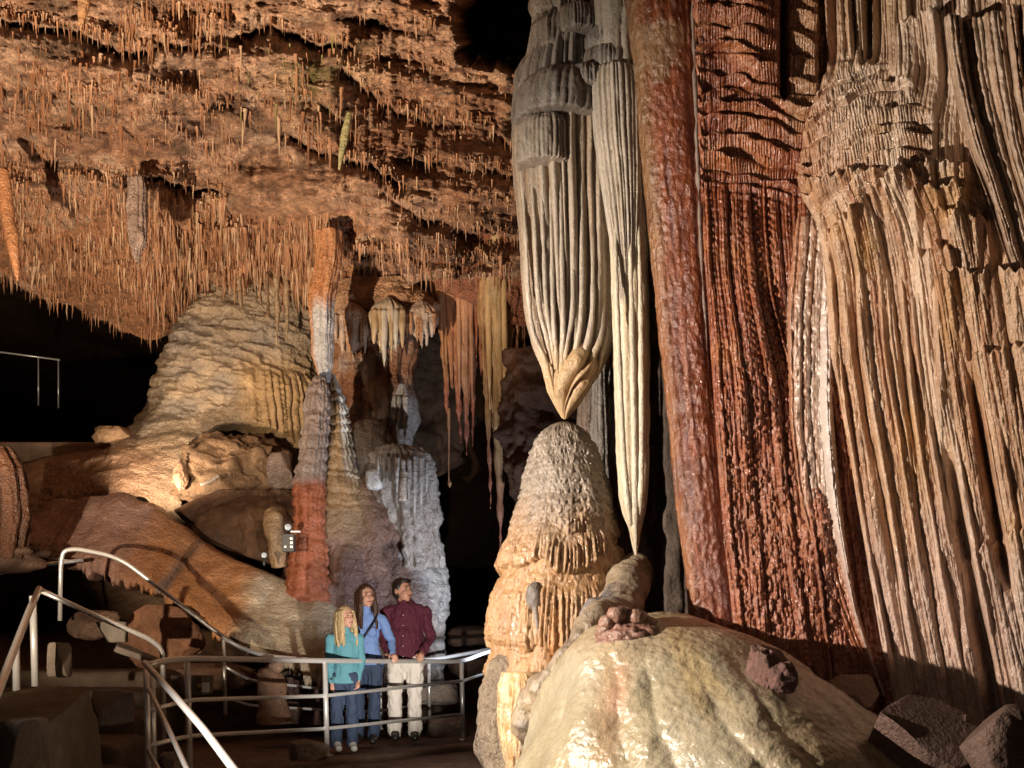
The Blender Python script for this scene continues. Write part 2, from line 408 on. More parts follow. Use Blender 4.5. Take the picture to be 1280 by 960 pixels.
# the lit ceiling: receding from just overhead to the fringe above the cone
E = [(-420, 318), (-100, 335), (0, 347), (50, 368), (100, 392), (150, 416), (185, 428), (215, 418), (245, 384), (300, 376), (400, 362), (430, 352), (500, 352), (560, 348), (660, 346), (800, 352)]
DE = [(-420, 17.5), (0, 17.8), (200, 18.2), (330, 17.6), (420, 16.0), (520, 15.4), (800, 15.0)]
LEDGES = [  # polyline, how far the lip hangs out, depth of the crevice under it, reach above, reach below
    ([(-40, 12), (60, 32), (110, 42), (165, 66), (220, 52), (285, 58)], 0.30, 0.55, 34, 16),
    ([(288, 44), (340, 30), (400, 52), (445, 58)], 0.30, 0.60, 26, 14),
    ([(285, 118), (330, 125), (400, 124), (440, 160)], 0.16, 0.20, 30, 16),
    ([(425, 84), (480, 128), (530, 150), (600, 152), (650, 190)], 0.34, 0.50, 60, 34),
    ([(355, 165), (425, 196), (462, 205), (505, 228)], 0.30, 0.55, 36, 12),
    ([(165, 219), (190, 216), (215, 229), (284, 239)], 0.26, 0.75, 12, 8),
    ([(575, 286), (600, 290), (650, 300)], 0.30, 0.9, 26, 14),
    ([(480, 240), (520, 268), (580, 282), (640, 292)], 0.14, 0.26, 26, 12),
    ([(120, 120), (200, 110), (270, 130)], 0.10, 0.14, 30, 18),
    ([(0, 205), (80, 195), (150, 225)], 0.12, 0.16, 30, 20),
    ([(400, 300), (470, 318), (560, 325), (620, 330)], 0.16, 0.3, 26, 10),
    ([(250, 150), (270, 128), (285, 132)], 0.15, 0.4, 18, 10),
    ([(445, 20), (520, 40), (575, 30)], 0.14, 0.18, 26, 18),
    ([(20, 130), (60, 112), (110, 122)], 0.10, 0.14, 22, 14),
    ([(500, 195), (560, 205), (640, 215)], 0.12, 0.2, 22, 12),
]
nu, nv = 640, 400
pxs = np.linspace(-420, 800, nu); vs = np.linspace(0, 1, nv)
V_, PX = np.meshgrid(vs, pxs, indexing='ij')
Eg = crv(E, PX) + 7 * n3(PX * 0.03, 3.3, 0.0, 30) + 4 * n3(PX * 0.11, 1.3, 0.0, 31)
PY = -160 + (Eg + 160) * V_
D = 9.6 + (crv(DE, PX) - 9.6) * V_ ** 1.25
W = P(PX, PY, D)
fx, fy = PX / 60.0, PY / 60.0 * 1.5
h = 0.75 * fbm(fx * 0.5, fy * 0.8, 0, 33, 3) + 0.17 * fbm(fx * 1.5 - 0.8 * fy, fy * 2.4, 0, 34, 4, 0.6) + 0.12 * (billow(fx * 3.2, fy * 4.4, 0, 35, 4, 0.62) - 0.3)
h = h + 0.06 * fbm(fx * 8, fy * 9, 0, 36, 3, 0.7)
for pts, up, dn, ru, rd in LEDGES:
    a = np.array(pts, float); yl = np.interp(PX, a[:, 0], a[:, 1]) + 7 * fbm(PX * 0.06, 2.0 + up * 9, 0.0, 37) + 3 * n3(PX * 0.25, up * 5, 0.0, 38)
    w = ss(a[0, 0] - 18, a[0, 0] + 18, PX) * (1 - ss(a[-1, 0] - 18, a[-1, 0] + 18, PX))
    dy = PY - yl; up = up * 1.6; dn = dn * 2.2; rd = rd * 0.9
    h = h + w * np.where(dy < 0, up * np.exp(np.minimum(dy, 0) / ru), up - (up + dn) * ss(0, 3, dy)) * np.where(dy < 3, 1, np.exp(-np.maximum(dy - 3, 0) / rd))
# the black chimney in the roof beside the hanging drapery
hole = np.sqrt(((PX - 622) / 60) ** 2 + ((PY - 24) / 76) ** 2) + 0.3 * fbm(PX * 0.04, PY * 0.04, 0, 39)
holed = 3.2 * (1 - ss(0.78, 1.0, hole))
W = P(PX, PY, D - h) + np.array([0, 1.6, 0.9]) * holed[..., None]
CEIL_W = W.copy(); CEIL_PX = PX; CEIL_PY = PY
# the back of the fringe runs on into the dark
tail = W[-1:].copy(); tail2 = tail + np.array([0, 1.2, 0.5]); tail3 = tail + np.array([0, 5.0, 2.5])
W = np.concatenate([W, tail2, tail3], 0)
n1 = fbm(fx * 0.7, fy * 0.9, 0, 41, 4); n2 = fbm(fx * 4, fy * 5, 0, 42, 3)
c = mixc((0.34, 0.165, 0.09), (0.50, 0.30, 0.19), 0.5 + 1.1 * n1)
c = mixc(c, (0.17, 0.075, 0.04), 0.9 * ss(0.05, 0.5, n2))
c = mixc(c, (0.12, 0.06, 0.03), 0.8 * ss(0.18, 0.5, fbm(fx * 1.1 - 0.7 * fy + 3, fy * 1.7, 0, 44, 4)))
c = mixc(c, (0.37, 0.165, 0.075), 0.75 * ss(210, 300, PY) * (1 - ss(420, 500, PX)))
c = mixc(c, (0.60, 0.40, 0.27), 0.6 * ss(0.25, 0.6, fbm(fx * 1.3 + 7, fy * 1.6, 0, 43)))
c = c * (1 + 0.45 * fbm(fx * 13, fy * 13, 0, 45, 2, 0.7))[..., None]
green = np.exp(-((PX - 385) / 38) ** 2 - ((PY - 98) / 26) ** 2) + 0.6 * np.exp(-((PX - 445) / 30) ** 2 - ((PY - 75) / 26) ** 2) + 0.5 * np.exp(-((PX - 612) / 14) ** 2 - ((PY - 276) / 10) ** 2)
c = mixc(c, (0.11, 0.12, 0.02), 0.75 * green * (0.6 + 0.6 * n2))
c = np.concatenate([c, c[-1:], c[-1:]], 0)
ceiling = grid_obj('cave_ceiling', W, c, M_ceil); struct(ceiling)

# ------------------------------------------------------------------ the red column and the curtains on the right
def col_redcol(k):
    px, py, th = k['px'], k['py'], k['th']
    st = fbm(th * 5, py * 0.004, 0, 50, 4); blot = fbm(px * 0.03, py * 0.015, 0, 51, 4)
    c = mixc((0.24, 0.066, 0.023), (0.12, 0.030, 0.013), 0.5 + 1.3 * st)
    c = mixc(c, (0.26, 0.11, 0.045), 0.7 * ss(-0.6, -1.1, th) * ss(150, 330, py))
    tanp = ss(0.0, 0.3, fbm(px * 0.07, py * 0.03, 0, 52) * 0.5 + 0.55 - np.abs((px - 822) / 40) ** 2 * 0.6 - ss(70, 170, py) - ss(62, 8, py))
    c = mixc(c, (0.25, 0.15, 0.075), 0.7 * tanp)
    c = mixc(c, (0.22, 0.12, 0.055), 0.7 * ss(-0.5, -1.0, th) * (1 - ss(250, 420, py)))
    return mixc(c, (0.10, 0.028, 0.014), 0.5 * ss(0.2, 0.6, blot))
def disp_redcol(k):
    r, i = flute(k['th'] / (2 * math.pi) * 17 + 0.3 * fbm(k['th'], k['py'] * 0.004, 0, 54), 55, 0.4, 0.8, 17)
    r2, _ = flute(k['th'] / (2 * math.pi) * 60 + 0.5 * fbm(k['th'] * 2, k['py'] * 0.01, 0, 56), 57, 0.6, 0.6, 60)
    return 0.024 * r * (0.3 + 0.9 * h1(i, 60)) + 0.007 * r2 + 0.035 * fbm(k['X'] * 3, k['Y'] * 3, k['Z'] * 1.2, 58) + 0.014 * billow(k['X'] * 16, k['Y'] * 16, k['Z'] * 7, 59)
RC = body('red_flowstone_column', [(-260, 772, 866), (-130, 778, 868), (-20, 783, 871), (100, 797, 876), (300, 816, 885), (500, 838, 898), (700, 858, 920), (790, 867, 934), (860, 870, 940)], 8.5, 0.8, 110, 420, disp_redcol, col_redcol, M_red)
tag(RC, 'tall smooth red-brown flowstone column with a tan patch high up, beside the white stalactite', 'column')

# pale thread of dripstone between the red column and the rust curtain
th_ = limb('dripstone_ridge', [(864, -40, 8.08, .010), (868, 80, 8.08, .011), (872, 200, 8.09, .013), (877, 330, 8.10, .010), (882, 400, 8.12, .008), (884, 440, 8.14, .006)], 12, 120, 0.02, (0.20, 0.14, 0.11), M_smooth, seed=60, fq=9)
tag(th_, 'thin pale dripstone ridge running down between the red column and the rust curtain', 'dripstone')

def terraces(px, py, seed, sp=16.0):
    line = np.interp(px, [860, 900, 945, 1000, 1020, 1060, 1110, 1160, 1220], [6, -4, 0, 16, 24, 2, -24, -30, -22])
    row = np.floor((py - line) / sp)
    q = (py - line + 4.5 * np.abs(np.sin(px * 0.075 + 1.7 * h1(row, seed))) + 9 * fbm(px * 0.022, py * 0.03, 0, seed + 1)) / sp
    t, i, tt = tier(q, seed + 2, 0.14, 0.8)
    fr, _ = flute(px / 3.6 + 0.5 * n3(px * 0.1, py * 0.06, 0.0, seed + 3), seed + 4, 0.6, 0.7)
    on = 0.6 + 0.5 * n3(px * 0.02, i * 1.7, 0.0, seed + 5)
    shelf = np.where(tt < 0.22, ss(0, 0.22, tt), np.maximum(1 - (tt - 0.22) / 0.78, 0) ** 0.8)      # sharp shelf, fringe drawing in below
    return 0.13 * shelf * on + 0.016 * fr * ss(0.15, 0.4, tt)
RL = [(-260, 858), (-130, 861), (0, 865), (200, 874), (400, 886), (600, 899), (800, 918), (930, 930)]
RR = [(-260, 1046), (-130, 1044), (0, 1040), (100, 1046), (180, 1030), (240, 1012), (350, 1020), (480, 1062), (600, 1082), (740, 1104), (820, 1116), (930, 1130)]
def disp_rust(k):
    px, py, s = k['px'], k['py'], k['s']
    wob = fbm(px * 0.02, py * 0.012, 0, 61)
    r1, i1 = flute(s * 11 + 0.25 * wob, 62, 0.32, 0.8)
    r2, i2 = flute(s * 30 + 0.5 * fbm(px * 0.03, py * 0.015, 0, 63), 64, 0.4, 0.7)
    a1 = 0.025 + 0.04 * h1(i1, 65)
    low = ss(215, 260, py)                       # below the terraces
    h = low * (a1 * r1 + 0.014 * r2)
    # stacked scalloped terraces above
    h = h + (1 - low) * (terraces(px, py, 66, 19.0) + 0.012 * r1)
    # narrow beaded flutes along the left side
    left = 1 - ss(0.16, 0.24, s)
    bead, _, bt = tier(py / 9.0 + 3 * h1(i1, 71), 72, 0.3)
    h = h + left * (0.010 * bead) * (0.6 + 0.6 * r2)
    # pitted, beaded band in the middle
    pit = ss(0.30, 0.36, s) * (1 - ss(0.62, 0.7, s)) * ss(235, 270, py) * (1 - ss(430, 540, py))
    pb, _, _ = tier(py / 11.0 + 5 * h1(i2, 73) + 0.4 * wob, 74, 0.35)
    h = h + pit * (0.018 * pb - 0.016) * (0.4 + r2)
    # nubby wet skin lower down
    nub = billow(px * 0.16, py * 0.13, 0, 75, 2)
    h = h + low * 0.035 * (-0.3 + nub) * (0.5 + ss(380, 560, py))
    # deep slot and brown column at the top right
    h = h - 0.30 * np.exp(-((px - 981) / 4.0) ** 2) * (1 - ss(92, 120, py)) - 0.35 * np.exp(-((px - 1034) / 6) ** 2) * (1 - ss(105, 140, py))
    h = h - 0.10 * ss(970, 984, px) * (1 - ss(95, 125, py))
    h = h + 0.16 * fbm(px * 0.012, py * 0.006, 0, 76, 2)
    return h
def col_rust(k):
    px, py, s = k['px'], k['py'], k['s']
    st = fbm(s * 26, py * 0.004, 0, 77, 3); bl = fbm(px * 0.02, py * 0.02, 0, 78, 4)
    c = mixc((0.30, 0.090, 0.034), (0.19, 0.048, 0.020), 0.5 + 0.8 * st)
    c = mixc(c, (0.36, 0.135, 0.055), 0.7 * ss(0.05, 0.5, bl))
    c = mixc(c, (0.34, 0.13, 0.075), 0.6 * ss(430, 620, py))
    c = mixc(c, (0.30, 0.16, 0.08), 0.8 * ss(965, 995, px) * (1 - ss(120, 200, py)))
    return c
RU, _k = sheet('rust_flowstone_curtain', RL, RR, -260, 930, 8.15, 7.95, 300, 760, disp_rust, col_rust, M_red, back=0.5, curl=0.05, open_from=2000)
tag(RU, 'wide rust-red flowstone curtain with scalloped terraces at its top and wet beads below', 'flowstone')

# pale band of flowstone flowing over the rust curtain's right edge
BL = [(215, 1012), (240, 1000), (300, 990), (400, 984), (500, 984), (600, 992), (680, 1012), (760, 1044), (870, 1092)]
BR = [(215, 1075), (240, 1062), (300, 1052), (400, 1048), (500, 1046), (600, 1052), (680, 1062), (760, 1075), (870, 1112)]
def disp_band(k):
    px, py, s = k['px'], k['py'], k['s']
    r1, i1 = flute(s * 6.5 + 0.3 * fbm(px * 0.02, py * 0.012, 0, 81), 82, 0.3, 0.8)
    nub = billow(px * 0.14, py * 0.10, 0, 83, 2)
    ridge = np.exp(-((s - 0.78) / 0.10) ** 2) * ss(300, 520, py)
    return 0.045 * r1 * (0.5 + 0.6 * h1(i1, 84)) + 0.03 * (-0.3 + nub) + 0.09 * ridge - 0.18 * (1 - ss(215, 300, py))
def col_band(k):
    py, s = k['py'], k['s']
    c = mixc((0.52, 0.40, 0.32), (0.40, 0.22, 0.14), 0.5 + 0.9 * fbm(s * 9, py * 0.006, 0, 85))
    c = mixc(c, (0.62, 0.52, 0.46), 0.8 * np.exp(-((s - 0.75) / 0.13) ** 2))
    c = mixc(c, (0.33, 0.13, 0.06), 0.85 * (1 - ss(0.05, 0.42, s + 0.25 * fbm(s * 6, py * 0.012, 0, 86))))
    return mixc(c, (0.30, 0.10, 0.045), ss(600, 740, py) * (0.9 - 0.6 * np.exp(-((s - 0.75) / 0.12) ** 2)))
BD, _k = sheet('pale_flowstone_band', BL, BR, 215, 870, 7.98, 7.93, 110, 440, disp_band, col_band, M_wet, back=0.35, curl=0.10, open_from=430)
tag(BD, 'narrow whitish flowstone band hanging between the rust curtain and the tan curtain', 'flowstone')

# tan fluted curtain filling the right
TL = [(-260, 1030), (-130, 1032), (0, 1036), (90, 1040), (170, 1016), (235, 1004), (300, 1030), (450, 1042), (600, 1064), (750, 1090), (860, 1112), (960, 1128)]
TR = [(-260, 1330), (0, 1335), (400, 1400), (900, 1490), (960, 1500)]
TDL, TDR = 7.92, 7.0
LIPS = [ # px0, px1, py at px0, py at mid, py at px1, out, decay, seed
    (1078, 1215, 290, 218, 216, 0.16, 70), (1030, 1112, 252, 236, 225, 0.10, 50), (1150, 1212, 262, 250, 246, 0.16, 34), (1165, 1232, 292, 280, 268, 0.18, 40),
    (1195, 1245, 292, 284, 282, 0.16, 60), (1176, 1300, 366, 352, 350, 0.30, 110), (1150, 1200, 330, 322, 326, 0.10, 80), (1120, 1160, 240, 236, 242, 0.10, 40),
    (1130, 1185, 44, 30, 26, 0.16, 90), (1215, 1330, 455, 440, 430, 0.10, 90), (1205, 1340, 700, 660, 640, 0.12, 140), (1040, 1090, 305, 292, 282, .08, 60)]
def tan_h(px, py, s):
    wob = fbm(px * 0.010, py * 0.003, 0, 91)
    r0, i0 = flute(s * 8 + 0.35 * wob, 92, 0.35, 0.8)
    r1, i1 = flute(s * 21 + 0.45 * fbm(px * 0.012, py * 0.0035, 0, 93), 94, 0.3, 0.85)
    r2, i2 = flute(s * 55 + 0.6 * fbm(px * 0.02, py * 0.004, 0, 95), 96, 0.4, 0.8)
    on = 0.35 + 0.65 * ss(-0.35, 0.25, n3(i1 * 3.7, py * 0.006, 0.0, 97))
    h = 0.09 * r0 * (0.5 + 0.7 * h1(i0, 98)) + 0.060 * r1 * on * (0.5 + 0.7 * h1(i1, 99)) + 0.014 * r2 * (0.3 + 0.9 * h1(i2, 100))
    # the terraced dome near the top
    yt_ = np.interp(px, [990, 1040, 1060, 1110, 1150, 1185], [120, 105, 88, 84, 128, 180]); yb_ = np.interp(px, [990, 1040, 1080, 1110, 1165, 1185], [262, 278, 252, 236, 212, 200])
    dome = ss(yt_ - 22, yt_ + 26, py + 16 * fbm(px * 0.06, py * 0.03, 0, 108)) * (1 - ss(yb_ - 6, yb_ + 34, py + 14 * fbm(px * 0.08, 3.0, 0.0, 101))) * (1 - ss(1155, 1182, px))
    bulge = 0.26 * np.maximum(1 - ((px - 1085) / 125) ** 2 - ((py - 210) / 150) ** 2, 0) ** 1.4
    h = h * (1 - 0.85 * dome) + bulge + dome * terraces(px, py, 102, 18.0)
    for k, (a, b, ya, ym, yb, out, dec) in enumerate(LIPS):
        w = ss(a - 5, a + 6, px) * (1 - ss(b - 6, b + 5, px)); m = (a + b) / 2
        yl = np.interp(px, [a, m, b], [ya, ym, yb]) + 5 * n3(px * 0.09, k * 3.0, 0.0, 105) + 2.5 * np.sin(px * 0.5 + k)
        dy = py - yl
        h = h + w * out * ss(-4, 5, dy) * np.exp(-np.maximum(dy, 0) / dec)
    # beaded tatters on the far right middle
    bt, _, _ = tier(py / 10 + 4 * h1(i2, 106), 107, 0.3)
    h = h + 0.03 * bt * ss(1195, 1215, px) * ss(215, 230, py) * (1 - ss(285, 300, py))
    # long shadowed clefts low down
    h = h - 0.30 * np.exp(-((s - 0.345) / 0.022) ** 2) * ss(500, 700, py) - 0.30 * np.exp(-((s - 0.47) / 0.02) ** 2) * ss(430, 560, py) * (1 - ss(690, 760, py))
    # narrow slots at the top
    h = h - 0.35 * (np.exp(-((px - 1086) / 4) ** 2) + np.exp(-((px - 1098) / 5) ** 2) + 0.8 * np.exp(-((px - 1046) / 4) ** 2)) * (1 - ss(70, 95, py))
    nub = billow(px * 0.15, py * 0.09, 0, 108, 2)
    return h + 0.018 * (-0.3 + nub)
def tan_c(px, py, s):
    st = fbm(s * 60, py * 0.003, 0, 111, 3); st2 = fbm(s * 22 + 3, py * 0.002, 0, 112, 2); bl = fbm(px * 0.015, py * 0.012, 0, 113, 4)
    c = mixc((0.47, 0.285, 0.165), (0.29, 0.125, 0.055), 0.40 + 1.0 * st)
    c = mixc(c, (0.56, 0.40, 0.28), 0.8 * ss(-0.1, 0.4, st2))
    c = mixc(c, (0.44, 0.23, 0.07), 0.8 * ss(0.62, 0.80, s) * ss(560, 760, py) + 0.5 * ss(0.1, 0.5, bl))
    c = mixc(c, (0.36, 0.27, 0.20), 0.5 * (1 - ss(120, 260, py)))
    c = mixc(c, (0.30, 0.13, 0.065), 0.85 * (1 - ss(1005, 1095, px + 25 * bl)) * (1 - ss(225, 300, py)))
    return mixc(c, (0.48, 0.34, 0.28), 0.6 * ss(560, 760, py) * (1 - ss(0.45, 0.65, s)))
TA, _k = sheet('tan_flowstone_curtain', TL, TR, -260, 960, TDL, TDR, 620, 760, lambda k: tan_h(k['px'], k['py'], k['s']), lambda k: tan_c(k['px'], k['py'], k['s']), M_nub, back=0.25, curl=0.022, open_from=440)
tag(TA, 'huge tan fluted flowstone curtain with long leaning folds at the right edge', 'flowstone')

def tan_point(s, py):
    px = crv(TL, py) * (1 - s) + crv(TR, py) * s; d = TDL * (1 - s) + TDR * s
    return px, P(px, py, d)
_n = P(1400, 400, TDR) - P(1042, 400, TDL); TN = np.array([_n[1], -_n[0], 0]); TN /= np.linalg.norm(TN)
FOLDS = [ # s, first row, last row, half width px, out m
    (0.030, 300, 880, 7, .30), (0.075, 300, 900, 6, .18), (0.125, 260, 905, 7, .24), (0.165, 330, 560, 5, .16), (0.19, 300, 905, 5, .22), (0.225, 240, 620, 6, .20), (0.262, 300, 905, 7, .26),
    (0.30, 330, 700, 6, .22), (0.335, 230, 650, 6, .2), (0.375, 320, 912, 8, .28), (0.41, 400, 905, 5, .18), (0.445, 300, 640, 6, .22), (0.49, 380, 905, 7, .24), (0.53, 395, 730, 6, .26), (0.565, 400, 905, 7, .2), (0.605, 400, 760, 7, .26), (0.65, 400, 905, 7, .2), (0.70, 420, 905, 8, .2),
    (0.10, -240, 100, 6, .2), (0.145, -240, 95, 6, .22), (0.235, -240, 120, 7, .2), (0.29, -240, 190, 6, .18), (0.335, -240, 205, 7, .2), (0.385, -240, 250, 6, .16), (0.43, 60, 280, 6, .14)]
for k, (s0, ya, yb, hwp, out) in enumerate(FOLDS):
    nvf, nuf = 110, 15
    py = np.linspace(ya, yb, nvf); t = np.linspace(0, 1, nvf)
    sw = s0 + 0.008 * n3(py * 0.005, k * 2.3, 0.0, 120) + 0.0015 * n3(py * 0.02, k * 1.3, 0.0, 121)
    env = ss(0, 0.18, t) * (1 - 0.75 * ss(0.9, 1.0, t)) * (0.75 + 0.25 * n3(py * 0.012, k * 5.1, 0.0, 122))
    a = np.linspace(-1, 1, nuf)
    PYf, A = np.meshgrid(py, a, indexing='ij')
    px0, W0 = tan_point(sw[:, None] + A * 0, PYf)
    wpx = hwp * (0.55 + 0.45 * env)[:, None]
    ds = A * wpx / 360.0
    px1, W1 = tan_point(sw[:, None] + ds, PYf)
    bump = np.maximum(1 - np.abs(A) ** 3.0, 0) ** 0.7
    W1 = W1 + TN * (tan_h(px1, PYf, sw[:, None] + ds) * 0.55 + (out * 0.52 * env[:, None] + 0.02) * bump - 0.02 + 0.012 * fbm(px1 * 0.2, PYf * 0.05, k, 123))[..., None] + np.array([0.012 * out * 10, 0, 0]) * (bump * env[:, None])[..., None] * 0
    grid_obj('drapery_fold', W1, tan_c(px1, PYf, sw[:, None] + ds * 0.3) * 1.06, M_nub, False, TA)

# big folded drapery high at the right
def disp_up(k):
    px, py, s = k['px'], k['py'], k['s']
    r0, i0 = flute(s * 9 + 0.3 * fbm(px * 0.02, py * 0.01, 0, 131), 132, 0.5, 0.7)
    r1, i1 = flute(s * 30 + 0.5 * fbm(px * 0.03, py * 0.01, 0, 133), 134, 0.55, 0.7)
    return 0.12 * r0 * (0.4 + 0.8 * h1(i0, 135)) + 0.03 * r1 - 0.5 * (1 - ss(8, 34, py + 0.14 * (px - 1180))) + 0.02 * fbm(px * 0.1, py * 0.1, 0, 136) - 0.25 * ss(300, 440, py)
UP, _k = sheet('upper_drapery', [(-20, 1172), (30, 1176), (100, 1186), (180, 1206), (260, 1236), (340, 1262), (440, 1290)], [(-20, 1400), (440, 1440)], -20, 440, 7.25, 6.75, 220, 280, disp_up,
               lambda k: mixc((0.36, 0.25, 0.17), (0.28, 0.15, 0.08), 0.5 + 0.9 * fbm(k['s'] * 30, k['py'] * 0.003, 0, 137)), M_nub, back=0.4, curl=0.03)
tag(UP, 'grey-tan drapery with deep leaning folds at the top right corner', 'drapery')

# ------------------------------------------------------------------ hanging drapery over the stalagmite
DR = empty('hanging_drapery', Pv(705, 522, 9.0), 'large cream fluted drapery hanging over the stalagmite, its tip curled and tan', 'drapery')
def fl_disp(n, amp, seed, n2=0, amp2=0.0, micro=0.008, warp=0.35):
    def f(k):
        r, i = flute(k['th'] / (2 * math.pi) * n + warp * fbm(k['th'] * 1.5, k['py'] * 0.008, 0, seed), seed + 1, 0.5, 0.75, n)
        h = amp * (r - 0.4) * (0.45 + 0.8 * h1(i, seed + 2))
        if n2:
            r2, i2 = flute(k['th'] / (2 * math.pi) * n2 + 0.5 * fbm(k['th'] * 3, k['py'] * 0.01, 0, seed + 3), seed + 4, 0.55, 0.7, n2); h = h + amp2 * r2 * (0.4 + h1(i2, seed + 5))
        return h * np.minimum(1, k['hw'] / 0.12) + micro * fbm(k['X'] * 12, k['Y'] * 12, k['Z'] * 5, seed + 6)
    return f
def col_streak(c1, c2, seed, k2=40, extra=None):
    def f(k):
        c = mixc(c1, c2, 0.45 + 0.9 * fbm(np.cos(k['th']) * k2 / 6, np.sin(k['th']) * k2 / 6, k['py'] * 0.004, seed, 3))
        return extra(k, c) if extra else c
    return f
def tipcol(k, c):
    c = mixc(c, (0.52, 0.34, 0.17), 0.85 * ss(415, 490, k['py']))
    return mixc(c, (0.27, 0.24, 0.22), 0.7 * (1 - ss(90, 170, k['py'])))
body('fluted_body', [(-120, 676, 752), (20, 672, 752), (70, 664, 756), (100, 655, 762), (150, 649, 766), (190, 647, 767), (300, 656, 765), (380, 661, 763), (430, 672, 757), (465, 686, 742), (490, 692, 726), (508, 698, 718), (523, 704, 709)], 9.0, 0.8, 300, 420,
     fl_disp(34, 0.085, 140, 80, 0.014), col_streak((0.44, 0.36, 0.28), (0.26, 0.165, 0.095), 141, 90, tipcol), M_smooth, DR)
# the deeper folds in front, each a long blade that swings in to the tip
rng = random.Random(5)
for k, (xa, ya, xb, yb, xt, yt, w) in enumerate([(652, 205, 664, 400, 692, 488, 5), (664, 210, 674, 380, 690, 455, 5), (676, 215, 683, 380, 694, 462, 5), (688, 225, 692, 400, 697, 470, 5), (700, 215, 704, 400, 701, 490, 6),
                                          (713, 200, 716, 380, 703, 478, 5), (726, 150, 727, 380, 712, 505, 6), (738, 140, 740, 390, 722, 492, 6), (750, 140, 752, 400, 733, 485, 7), (760, 180, 760, 400, 748, 470, 5)]):
    pts = []
    for (x, y) in ((xa, ya), (xa * .6 + xb * .4, ya * .6 + yb * .4), (xb, yb), (xb * .4 + xt * .6, yb * .45 + yt * .55), (xt, yt)):
        u = (x - 706) / 60.0; pts.append((x, y, 9.0 - 0.335 * math.sqrt(max(0.02, 1 - min(1, abs(u)) ** 2)) * (1 - 0.62 * ss(400, 500, y)), 0))
    rr = [0.008, 0.018, 0.022, 0.024, 0.010]
    limb('fold', [(p[0], p[1], p[2], r * w / 5.5) for p, r in zip(pts, rr)], 12, 90, 0.008, (0.5, 0.4, 0.3), M_smooth, DR, seed=150 + k, fq=8,
         colfn=lambda Wv: mixc(rockcol(Wv, (0.43, 0.35, 0.27), 7), (0.52, 0.34, 0.17), ss(CZ + (HZ - 420) / F * 9, CZ + (HZ - 490) / F * 9, Wv[..., 2])))
def disp_tip(k):
    r, i = flute(k['th'] / (2 * math.pi) * 9 + (k['py'] - 440) * 0.022 + 0.4 * fbm(k['th'], k['py'] * 0.02, 0, 171), 172, 0.45, 0.8, 9)
    return (0.085 * (r - 0.35) * (0.3 + h1(i, 173)) + 0.05 * fbm(k['X'] * 6, k['Y'] * 6, k['Z'] * 5, 174)) * np.minimum(1, k['hw'] / 0.1)
body('curled_tip', [(436, 690, 738), (452, 686, 744), (470, 687, 738), (488, 692, 728), (504, 697, 719), (516, 702, 712), (524, 705, 708)], 8.93, 0.95, 150, 110, disp_tip, col_streak((0.50, 0.34, 0.19), (0.36, 0.21, 0.10), 175, 40), M_smooth, DR)
# tiers of fringed caps stepping up to the roof
for k, (prof, d) in enumerate([
        ([(146, 664, 690), (152, 655, 704), (162, 649, 710), (185, 648, 712), (206, 649, 711)], 8.72),
        ([(90, 690, 730), (100, 664, 742), (116, 650, 748), (140, 646, 748), (152, 646, 746)], 8.80),
        ([(20, 684, 712), (26, 674, 724), (40, 666, 730), (58, 667, 730), (66, 668, 728)], 8.9),
        ([(-30, 680, 716), (-14, 668, 728), (6, 664, 732), (22, 668, 730)], 8.95),
        ([(62, 684, 702), (68, 664, 706), (82, 652, 704), (100, 645, 690), (130, 642, 672), (165, 641, 658), (186, 643, 652)], 9.05),
        ([(4, 748, 772), (14, 738, 786), (26, 734, 788), (36, 735, 788)], 8.75),
        ([(34, 746, 776), (44, 736, 788), (56, 733, 790), (64, 734, 788)], 8.72),
        ([(62, 744, 778), (70, 732, 790), (84, 730, 792), (94, 732, 790)], 8.7),
        ([(-40, 740, 780), (-20, 730, 792), (-6, 728, 792), (6, 732, 790)], 8.78),
        ([(-90, 690, 730), (-70, 676, 750), (-50, 670, 760), (-36, 672, 758)], 8.9),
        ([(84, 722, 744), (90, 716, 758), (100, 712, 764), (112, 714, 764)], 8.68),
        ([(8, 708, 730), (14, 700, 742), (26, 698, 746), (40, 700, 744)], 8.72)]):
    yl_, xl_, xr_ = prof[-1]; m_ = (xr_ - xl_) * 0.22; prof = prof + [(yl_ + 2.5, xl_ + m_ * .5, xr_ - m_ * .5), (yl_ + 3.0, xl_ + m_ * 1.8, xr_ - m_ * 1.8)]
    body('fringed_tier', prof, d, 0.9, 130, 70, fl_disp(38, 0.04, 180 + 7 * k, 0, 0, 0.03), col_streak((0.27, 0.23, 0.20), (0.16, 0.12, 0.09), 181 + k, 60) if k else col_streak((0.36, 0.30, 0.24), (0.24, 0.17, 0.12), 181, 60), M_smooth, DR)

# ------------------------------------------------------------------ white stalactite
WS = empty('white_stalactite', Pv(795, 692, 8.7), 'long cream-white fluted stalactite hanging left of the red column', 'stalactite')
body('shaft', [(-60, 738, 800), (60, 742, 801), (120, 747, 803), (200, 757, 804), (300, 765, 806), (450, 770, 808), (560, 773, 808), (620, 776, 806), (645, 781, 803), (662, 787, 800), (680, 791, 798), (694, 794, 796)], 8.7, 0.9, 120, 420,
     fl_disp(9, 0.04, 260, 30, 0.005, 0.012), col_streak((0.58, 0.50, 0.37), (0.40, 0.29, 0.17), 261, 34, lambda k, c: mixc(c, (0.38, 0.32, 0.26), 0.8 * (1 - ss(120, 260, k['py'])))), M_smooth, WS)
body('fluted_cap', [(84, 752, 780), (92, 744, 796), (110, 742, 800), (160, 745, 802), (240, 756, 801), (330, 770, 796), (400, 778, 790)], 8.62, 0.9, 160, 160, fl_disp(30, 0.035, 270, 0, 0), col_streak((0.44, 0.37, 0.30), (0.36, 0.28, 0.20), 271, 50), M_smooth, WS)
